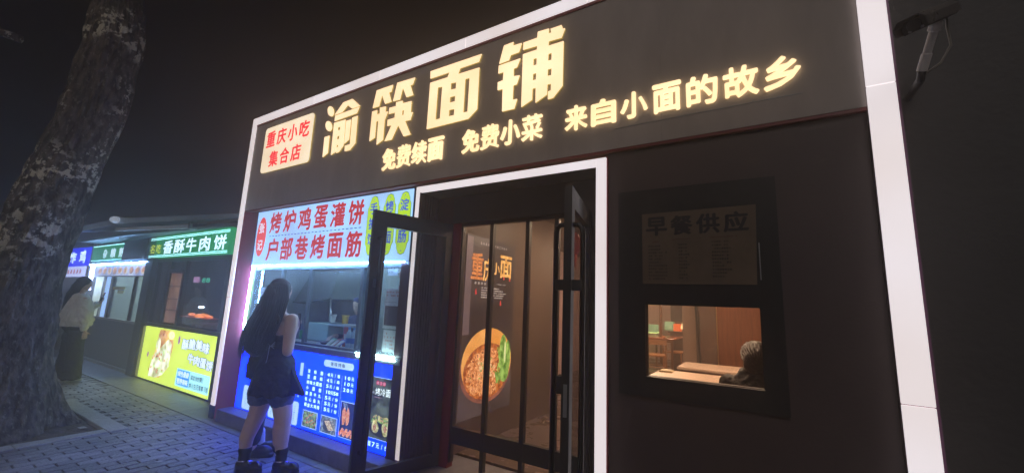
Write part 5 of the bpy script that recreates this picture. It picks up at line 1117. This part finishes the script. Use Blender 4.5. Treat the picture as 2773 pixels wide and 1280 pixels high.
# hair
h1=MB(); h1.ell((HX_,HY_-.005,1.665),(.095,.108,.105)); h1.ell((HX_-.01,HY_-.055,1.56),(.115,.085,.13)); h1.ell((HX_-.05,HY_-.07,1.42),(.185,.085,.16)); h1.ell((HX_-.11,HY_-.075,1.27),(.215,.085,.16)); h1.ell((HX_-.15,HY_-.08,1.14),(.200,.080,.13)); h1.ell((HX_+.085,HY_-.03,1.52),(.035,.06,.13)); h1.ell((HX_-.10,HY_+.0,1.48),(.05,.08,.16))
melt(h1.build('hair',HAIRM,w1),.011,5,.02,.03)
hs=MB(); r=random.Random(21)
for k in range(300):
    a=r.uniform(-.25,1.25)*math.pi+math.pi*0; a=math.pi+ r.uniform(-.15,1.15)*math.pi
    sx,sy=math.cos(a),math.sin(a)
    top_=Vector((HX_+sx*.03,HY_+sy*.04,1.765)); m1_=Vector((HX_+sx*.098,HY_-.005+sy*.108,1.665+r.uniform(-.02,.02))); spread=sx*r.uniform(.9,1.25)
    e=r.uniform(.98,1.16); m2_=Vector((HX_-.02+spread*.17,HY_-.06+sy*.085,1.46)); m3_=Vector((HX_-.11+spread*.21,HY_-.085+sy*.085,1.27)); m4_=Vector((HX_-.16+spread*.20+r.uniform(-.02,.02),HY_-.10+sy*.07,e))
    P=[top_,m1_,m1_.lerp(m2_,.5)+Vector((sx*.012,sy*.01,0)),m2_,m3_,m4_]; w_=r.uniform(.0025,.006); hs.tube(P,[w_*.7,w_,w_,w_,w_*.8,.0008],5)
hs.build('hair_strands',HAIRM,w1,smooth=True,kind='stuff')
cl=MB(); cl.tube([(HX_+.085,HY_-.09,1.60),(HX_+.125,HY_-.08,1.50),(HX_+.165,HY_-.085,1.42),(HX_+.205,HY_-.09,1.39),(HX_+.20,HY_-.09,1.345),(HX_+.165,HY_-.095,1.34)],[.012,.012,.012,.012,.010,.003],8); cl.tube([(HX_+.07,HY_-.10,1.66),(HX_+.115,HY_-.09,1.52),(HX_+.12,HY_-.09,1.42),(HX_+.16,HY_-.09,1.36)],[.009,.009,.008,.002],8)
cl.build('hair_lock',HAIRB,w1,smooth=True)

# ---- the person hidden behind her
w3=thing('person','person in a black jacket and clogs mostly hidden behind the long haired woman','person',(-4.56,-.26,0))
b3=MB(); FW=(.75,.65,0)
cap(b3,[(-4.60,-.24,.84),(-4.60,-.26,.46),(-4.60,-.31,.09)],[.085,.055,.036]); cap(b3,[(-4.48,-.32,.84),(-4.48,-.33,.46),(-4.47,-.36,.09)],[.085,.055,.036])
b3.ell((-4.56,-.28,.90),(.15,.11,.12)); b3.ell((-4.57,-.27,1.12),(.15,.10,.25)); cap(b3,[(-4.57,-.27,1.33),(-4.56,-.26,1.42)],[.05,.048]); head(b3,(-4.555,-.255,1.485),FW,.95)
melt(b3.build('body',SKIN,w3),.011,4); eyes(w3,(-4.555,-.255,1.485),FW,.95)
j3=MB(); j3.loft([((-4.57,-.27,.74),.22,.17),((-4.575,-.27,.95),.20,.16),((-4.575,-.27,1.15),.19,.14),((-4.57,-.27,1.30),.19,.12),((-4.565,-.27,1.37),.09,.08)],24)
cap(j3,[(-4.72,-.20,1.28),(-4.87,-.18,1.03),(-4.80,-.22,.84)],[.065,.060,.050]); cap(j3,[(-4.42,-.34,1.28),(-4.36,-.38,1.05),(-4.30,-.24,1.05)],[.062,.055,.042])
melt(j3.build('jacket',BLK,w3),.012,3,.035,.07)
p3=MB(); cap(p3,[(-4.60,-.24,.82),(-4.60,-.26,.46),(-4.60,-.31,.17)],[.105,.075,.07]); cap(p3,[(-4.48,-.32,.82),(-4.48,-.33,.46),(-4.47,-.36,.17)],[.105,.075,.07]); p3.ell((-4.55,-.28,.84),(.16,.13,.1)); melt(p3.build('trousers',mat('dark_trousers',(.018,.018,.026),.75,var=.2,bump=.2),w3),.012,3,.02,.08)
h3=MB(); h3.ell((-4.565,-.265,1.52),(.092,.10,.095)); h3.ell((-4.60,-.29,1.43),(.09,.07,.11)); melt(h3.build('hair',HAIRM,w3),.011,4,.015,.03)
hb=MB(); hand(hb,(-4.80,-.22,.83),(.05,0,-1),(.9,.2,0),.95,.5); cap(hb,[(-4.80,-.22,.87),(-4.80,-.22,.83)],[.026,.024]); melt(hb.build('hand',SKIN,w3),.006,2)
for (hx_,hy_,tx_,ty_) in ((-4.57,-.40,-4.31,-.225),(-4.64,-.28,-4.40,-.12)):
    d_=Vector((tx_-hx_,ty_-hy_,0)); an=math.atan2(d_.y,d_.x); rot=Matrix.Rotation(an,3,'Z'); c_=Vector((hx_,hy_,0)); u_=d_.normalized()
    s3_=MB(); s3_.ell(c_+u_*.07+Vector((0,0,.055)),(.085,.052,.052),rot); s3_.ell(c_+u_*.20+Vector((0,0,.055)),(.095,.062,.050),rot); s3_.loft([(c_+d_*.5+Vector((0,0,0)),.155,.062,an),(c_+d_*.5+Vector((0,0,.035)),.16,.064,an)],22)
    melt(s3_.build('clog',mat('black_clog',(.02,.022,.03),.3),w3),.008,3)
    so=MB(); cap(so,[c_+u_*.08+Vector((0,0,.20)),c_+u_*.09+Vector((0,0,.07))],[.040,.045]); melt(so.build('sock',mat('white_sock',(.7,.7,.72),.8),w3),.008,2)

# ---- the woman at the middle kiosk
w2=thing('person','woman in a loose grey blouse and wide dark trousers standing at the far kiosks','person',(-10.4,-.5,0))
X2,Y2=-10.38,-.50; FW2=(.55,.83,-.05)
b2=MB(); cap(b2,[(X2-.08,Y2,.90),(X2-.09,Y2,.48),(X2-.10,Y2-.02,.09)],[.09,.06,.04]); cap(b2,[(X2+.10,Y2+.02,.90),(X2+.13,Y2+.03,.48),(X2+.16,Y2+.04,.09)],[.09,.06,.04])
b2.ell((X2,Y2,.96),(.16,.12,.13)); b2.ell((X2-.02,Y2,1.25),(.16,.11,.25)); cap(b2,[(X2-.05,Y2,1.45),(X2-.06,Y2+.01,1.58)],[.052,.05]); head(b2,(X2-.06,Y2+.02,1.66),FW2)
cap(b2,[(X2+.17,Y2+.0,1.40),(X2+.27,Y2+.04,1.10),(X2+.30,Y2+.06,.86)],[.05,.04,.028]); hand(b2,(X2+.30,Y2+.06,.85),(.12,.05,-1),(-.9,.2,0),1.05,.45)
cap(b2,[(X2-.22,Y2+.0,1.40),(X2-.28,Y2+.12,1.17),(X2-.20,Y2+.30,1.34)],[.05,.04,.028]); hand(b2,(X2-.19,Y2+.31,1.35),(.3,.2,.8),(.1,-.9,.2),1.0,.6)
melt(b2.build('body',SKIN,w2),.008,4); eyes(w2,(X2-.06,Y2+.02,1.66),FW2)
BLO=mat('grey_beige_blouse',(.78,.76,.70),.75,var=.15,vscale=5,bump=.15,bscale=50)
c2=MB()
for i in range(1): c2.loft([((X2-.03,Y2,.93),.285,.20),((X2-.02,Y2,1.02),.30,.215),((X2-.03,Y2,1.18),.265,.19),((X2-.04,Y2,1.35),.225,.15),((X2-.05,Y2,1.45),.15,.11),((X2-.055,Y2,1.50),.075,.075)],30)
cap(c2,[(X2+.13,Y2,1.40),(X2+.25,Y2+.03,1.12),(X2+.29,Y2+.05,.92)],[.085,.095,.062]); cap(c2,[(X2-.20,Y2,1.40),(X2-.29,Y2+.11,1.17),(X2-.22,Y2+.26,1.30)],[.085,.085,.06])
melt(c2.build('blouse',BLO,w2),.013,3,.055,.07)
pl_=MB()
for k in range(9):
    q=-.85*math.pi+.7*math.pi*k/8+.0; pl_.tube([(X2-.045+.20*math.cos(q),Y2+.14*math.sin(q),1.37),(X2-.03+.285*math.cos(q),Y2+.205*math.sin(q),1.15),(X2-.03+.30*math.cos(q),Y2+.218*math.sin(q),1.0)],[.005,.013,.010],6)
pl_.build('blouse_pleat',BLO,w2,smooth=True)
t2=MB(); t2.loft([((X2-.14,Y2-.01,.045),.135,.125),((X2-.11,Y2,.45),.125,.115),((X2-.06,Y2,.85),.14,.125)],26); t2.loft([((X2+.20,Y2+.03,.045),.135,.125),((X2+.15,Y2+.02,.45),.125,.115),((X2+.08,Y2,.85),.14,.125)],26); t2.ell((X2,Y2,.92),(.23,.17,.12))
melt(t2.build('trousers',mat('wide_dark_trousers',(.04,.045,.045),.75,var=.25,vscale=6,bump=.2),w2),.014,3,.04,.10)
for a in (-.12,.19):
    s2=MB(); s2.ell((X2+a,Y2+.05,.035),(.05,.13,.035)); s2.ell((X2+a,Y2-.05,.035),(.045,.08,.038)); melt(s2.build('shoe',mat('pale_shoe',(.5,.5,.48),.5),w2),.010,2)
h2=MB(); h2.ell((X2-.065,Y2-.0,1.70),(.10,.112,.10)); h2.ell((X2-.11,Y2-.06,1.58),(.10,.085,.12)); h2.ell((X2-.17,Y2-.09,1.47),(.11,.08,.12)); h2.ell((X2-.23,Y2-.10,1.36),(.09,.07,.11)); melt(h2.build('hair',HAIRM,w2),.012,4,.03,.04)
hs=MB()
for k in range(90):
    a=math.pi+r.uniform(-.1,1.1)*math.pi; sx,sy=math.cos(a),math.sin(a)
    hs.tube([(X2-.065+sx*.03,Y2+sy*.03,1.80),(X2-.065+sx*.105,Y2+sy*.115,1.69),(X2-.12+sx*.11,Y2-.07+sy*.08,1.55),(X2-.20+sx*.12,Y2-.10+sy*.07,1.42),(X2-.26+sx*.10,Y2-.11+sy*.05,r.uniform(1.2,1.32))],[.004,.006,.006,.005,.001],5)
hs.build('hair_strands',HAIRM,w2,smooth=True,kind='stuff')
ph=MB(); ph.obox((X2-.15,Y2+.31,1.45),(.034,0,0),(0,.004,.0),(0,.02,.075)); ph.build('phone',mat('phone_black',(0,0,0)),None,label='smartphone with a bright screen held by the woman in the grey blouse',cat='phone')

# ---- the booth worker behind the glass
w5=thing('person','booth worker in a dark blue smock and cap standing behind the booth glass','person',(-4.95,1.15,.15))
b5=MB(); cap(b5,[(-4.95,1.15,1.30),(-4.95,1.14,1.43)],[.05,.048]); head(b5,(-4.95,1.12,1.50),(.2,-.95,-.25),.95); b5.ell((-4.95,1.15,1.10),(.16,.10,.26))
for q in (-1,1): cap(b5,[(-4.95+.08*q,1.16,.85),(-4.95+.09*q,1.16,.50),(-4.95+.09*q,1.17,.20)],[.085,.06,.04]); cap(b5,[(-4.95+.18*q,1.15,1.28),(-4.95+.24*q,1.12,1.06),(-4.95+.16*q,.90,1.08)],[.05,.042,.028]); hand(b5,(-4.95+.16*q,.89,1.08),(-.2*q,-1,-.2),(0,0,-1),.95,.5)
melt(b5.build('body',SKIN,w5),.010,4); eyes(w5,(-4.95,1.12,1.50),(.2,-.95,-.25),.95)
j5=MB(); j5.loft([((-4.95,1.15,.66),.22,.15),((-4.95,1.15,.95),.20,.135),((-4.95,1.15,1.18),.205,.13),((-4.95,1.15,1.31),.17,.10),((-4.95,1.145,1.37),.08,.07)],24)
for q in (-1,1): cap(j5,[(-4.95+.17*q,1.15,1.28),(-4.95+.245*q,1.12,1.06),(-4.95+.19*q,.98,1.07)],[.068,.058,.045])
melt(j5.build('smock',mat('dark_blue_smock',(.015,.03,.13),.7,var=.2,bump=.2),w5),.011,3,.02,.06)
p5=MB()
for q in (-1,1): cap(p5,[(-4.95+.08*q,1.16,.80),(-4.95+.09*q,1.16,.50),(-4.95+.09*q,1.17,.26)],[.10,.08,.07])
melt(p5.build('trousers',mat('dark_trousers',(0,0,0)),w5),.012,3)
for q in (-1,1): melt(MB().ell((-4.95+.09*q,1.12,.19),(.045,.11,.035)).build('shoe',mat('black_clog',(0,0,0)),w5),.01,2)
MB().lathe((-4.95,1.13,1.545),[(.088,0),(.09,.03),(.07,.065),(.02,.075)],22).build('cap',mat('dark_blue_smock',(0,0,0)),w5,smooth=True)

# ---- the diner seen from behind in the pick-up window
w4=thing('person','diner with tied grey streaked hair and a dark jacket seated inside the pick-up window','person',(-.10,.75,FLZ))
hc=Vector((-.080,.78,1.285)); FW4=(-.25,.95,-.1)
b4=MB(); head(b4,hc,FW4); cap(b4,[hc+Vector((0,-.01,-.08)),(-.08,.76,1.16)],[.05,.055]); b4.ell((-.08,.76,.95),(.17,.11,.26)); cap(b4,[(-.14,.78,.70),(-.16,1.08,.66),(-.17,1.10,.20)],[.08,.06,.045]); cap(b4,[(-.02,.78,.70),(0,1.06,.66),(.0,1.10,.20)],[.08,.06,.045]); b4.ell((-.08,.77,.70),(.17,.14,.11))
hand(b4,(-.22,1.06,.975),(.2,1,0),(0,0,-1),1,.3); hand(b4,(.06,1.06,.975),(-.2,1,0),(0,0,-1),1,.3); cap(b4,[(-.27,.9,.98),(-.22,1.06,.975)],[.035,.026]); cap(b4,[(.12,.9,.98),(.06,1.06,.975)],[.035,.026])
melt(b4.build('body',SKIN,w4),.010,4); eyes(w4,hc,FW4)
JK=mat('dark_brown_jacket',(.022,.018,.017),.6,var=.35,vscale=10,bump=.5,bscale=25)
j4=MB(); j4.loft([((-.08,.76,.66),.22,.17),((-.08,.76,.90),.22,.16),((-.08,.76,1.06),.215,.14),((-.08,.76,1.15),.15,.10),((-.083,.762,1.22),.085,.08)],26); cap(j4,[(-.26,.77,1.09),(-.31,.82,.92),(-.25,.98,.965)],[.072,.062,.048]); cap(j4,[(.11,.77,1.09),(.16,.82,.92),(.09,.98,.965)],[.072,.062,.048])
melt(j4.build('jacket',JK,w4),.010,3,.03,.05)
p4=MB(); cap(p4,[(-.14,.78,.72),(-.16,1.08,.68),(-.17,1.10,.28)],[.1,.08,.07]); cap(p4,[(-.02,.78,.72),(0,1.06,.68),(.0,1.10,.28)],[.1,.08,.07]); melt(p4.build('trousers',mat('dark_trousers',(0,0,0)),w4),.012,3)
for a in(-.17,0): melt(MB().ell((a,1.14,.205),(.045,.11,.035)).build('shoe',mat('black_clog',(0,0,0)),w4),.01,2)
h4=MB(); h4.ell(hc+Vector((0,-.015,.03)),(.098,.110,.100)); h4.ell(hc+Vector((.0,-.06,-.05)),(.085,.07,.07)); h4.ell(hc+Vector((.02,-.115,-.03)),(.045,.035,.045)); GH=mat('grey_streaked_hair',(.030,.020,.016),.32,var=.6,vscale=28,stretch=(5,5,1.5),col2=(.13,.09,.065)); melt(h4.build('hair',GH,w4),.009,3,.015,.02)
hs=MB(); 
for k in range(170):
    a=math.pi+r.uniform(-.15,1.15)*math.pi; sx,sy=math.cos(a),math.sin(a); z=r.uniform(-.4,1.0)
    p0=hc+Vector((sx*.10*math.sqrt(max(0,1-z*z*.8)),-.015+sy*.112*math.sqrt(max(0,1-z*z*.8)),.03+z*.095)); p2=hc+Vector((.02+r.uniform(-.03,.03),-.15,-.035+r.uniform(-.03,.03))); p1=p0.lerp(p2,.5)+Vector((sx*.02,-.025,.0))
    hs.tube([p0,p1,p2],[.0022,.0035,.0015],4)
hs.build('hair_strands',GH,w4,smooth=True,kind='stuff')
st4=thing('dining_stool','wooden stool under the seated diner','stool',(-.08,.74,FLZ)); MB().box(-.26,.10,.58,.92,.585,.62,.006).build('seat',WOOD2,st4)
for a in(-.22,.06):
    for b in(.62,.88): MB().box(a-.018,a+.018,b-.018,b+.018,FLZ,.584).build('leg',WOOD2,st4)

# ================================================================== HAZE
hz=MB(); hz.box(-34,18,-18,20,-1.3,11.5); hzm=bpy.data.materials.new('night_haze'); hzm.use_nodes=True; nt=hzm.node_tree; nt.nodes.remove(nt.nodes['Principled BSDF'])
pvn=nt.nodes.new('ShaderNodeVolumePrincipled'); pvn.inputs['Color'].default_value=(.96,.86,.79,1); pvn.inputs['Density'].default_value=HAZE_D; pvn.inputs['Anisotropy'].default_value=.8
nt.links.new(pvn.outputs[0],nt.nodes['Material Output'].inputs['Volume'])
hz.build('haze',hzm,None,kind='stuff')
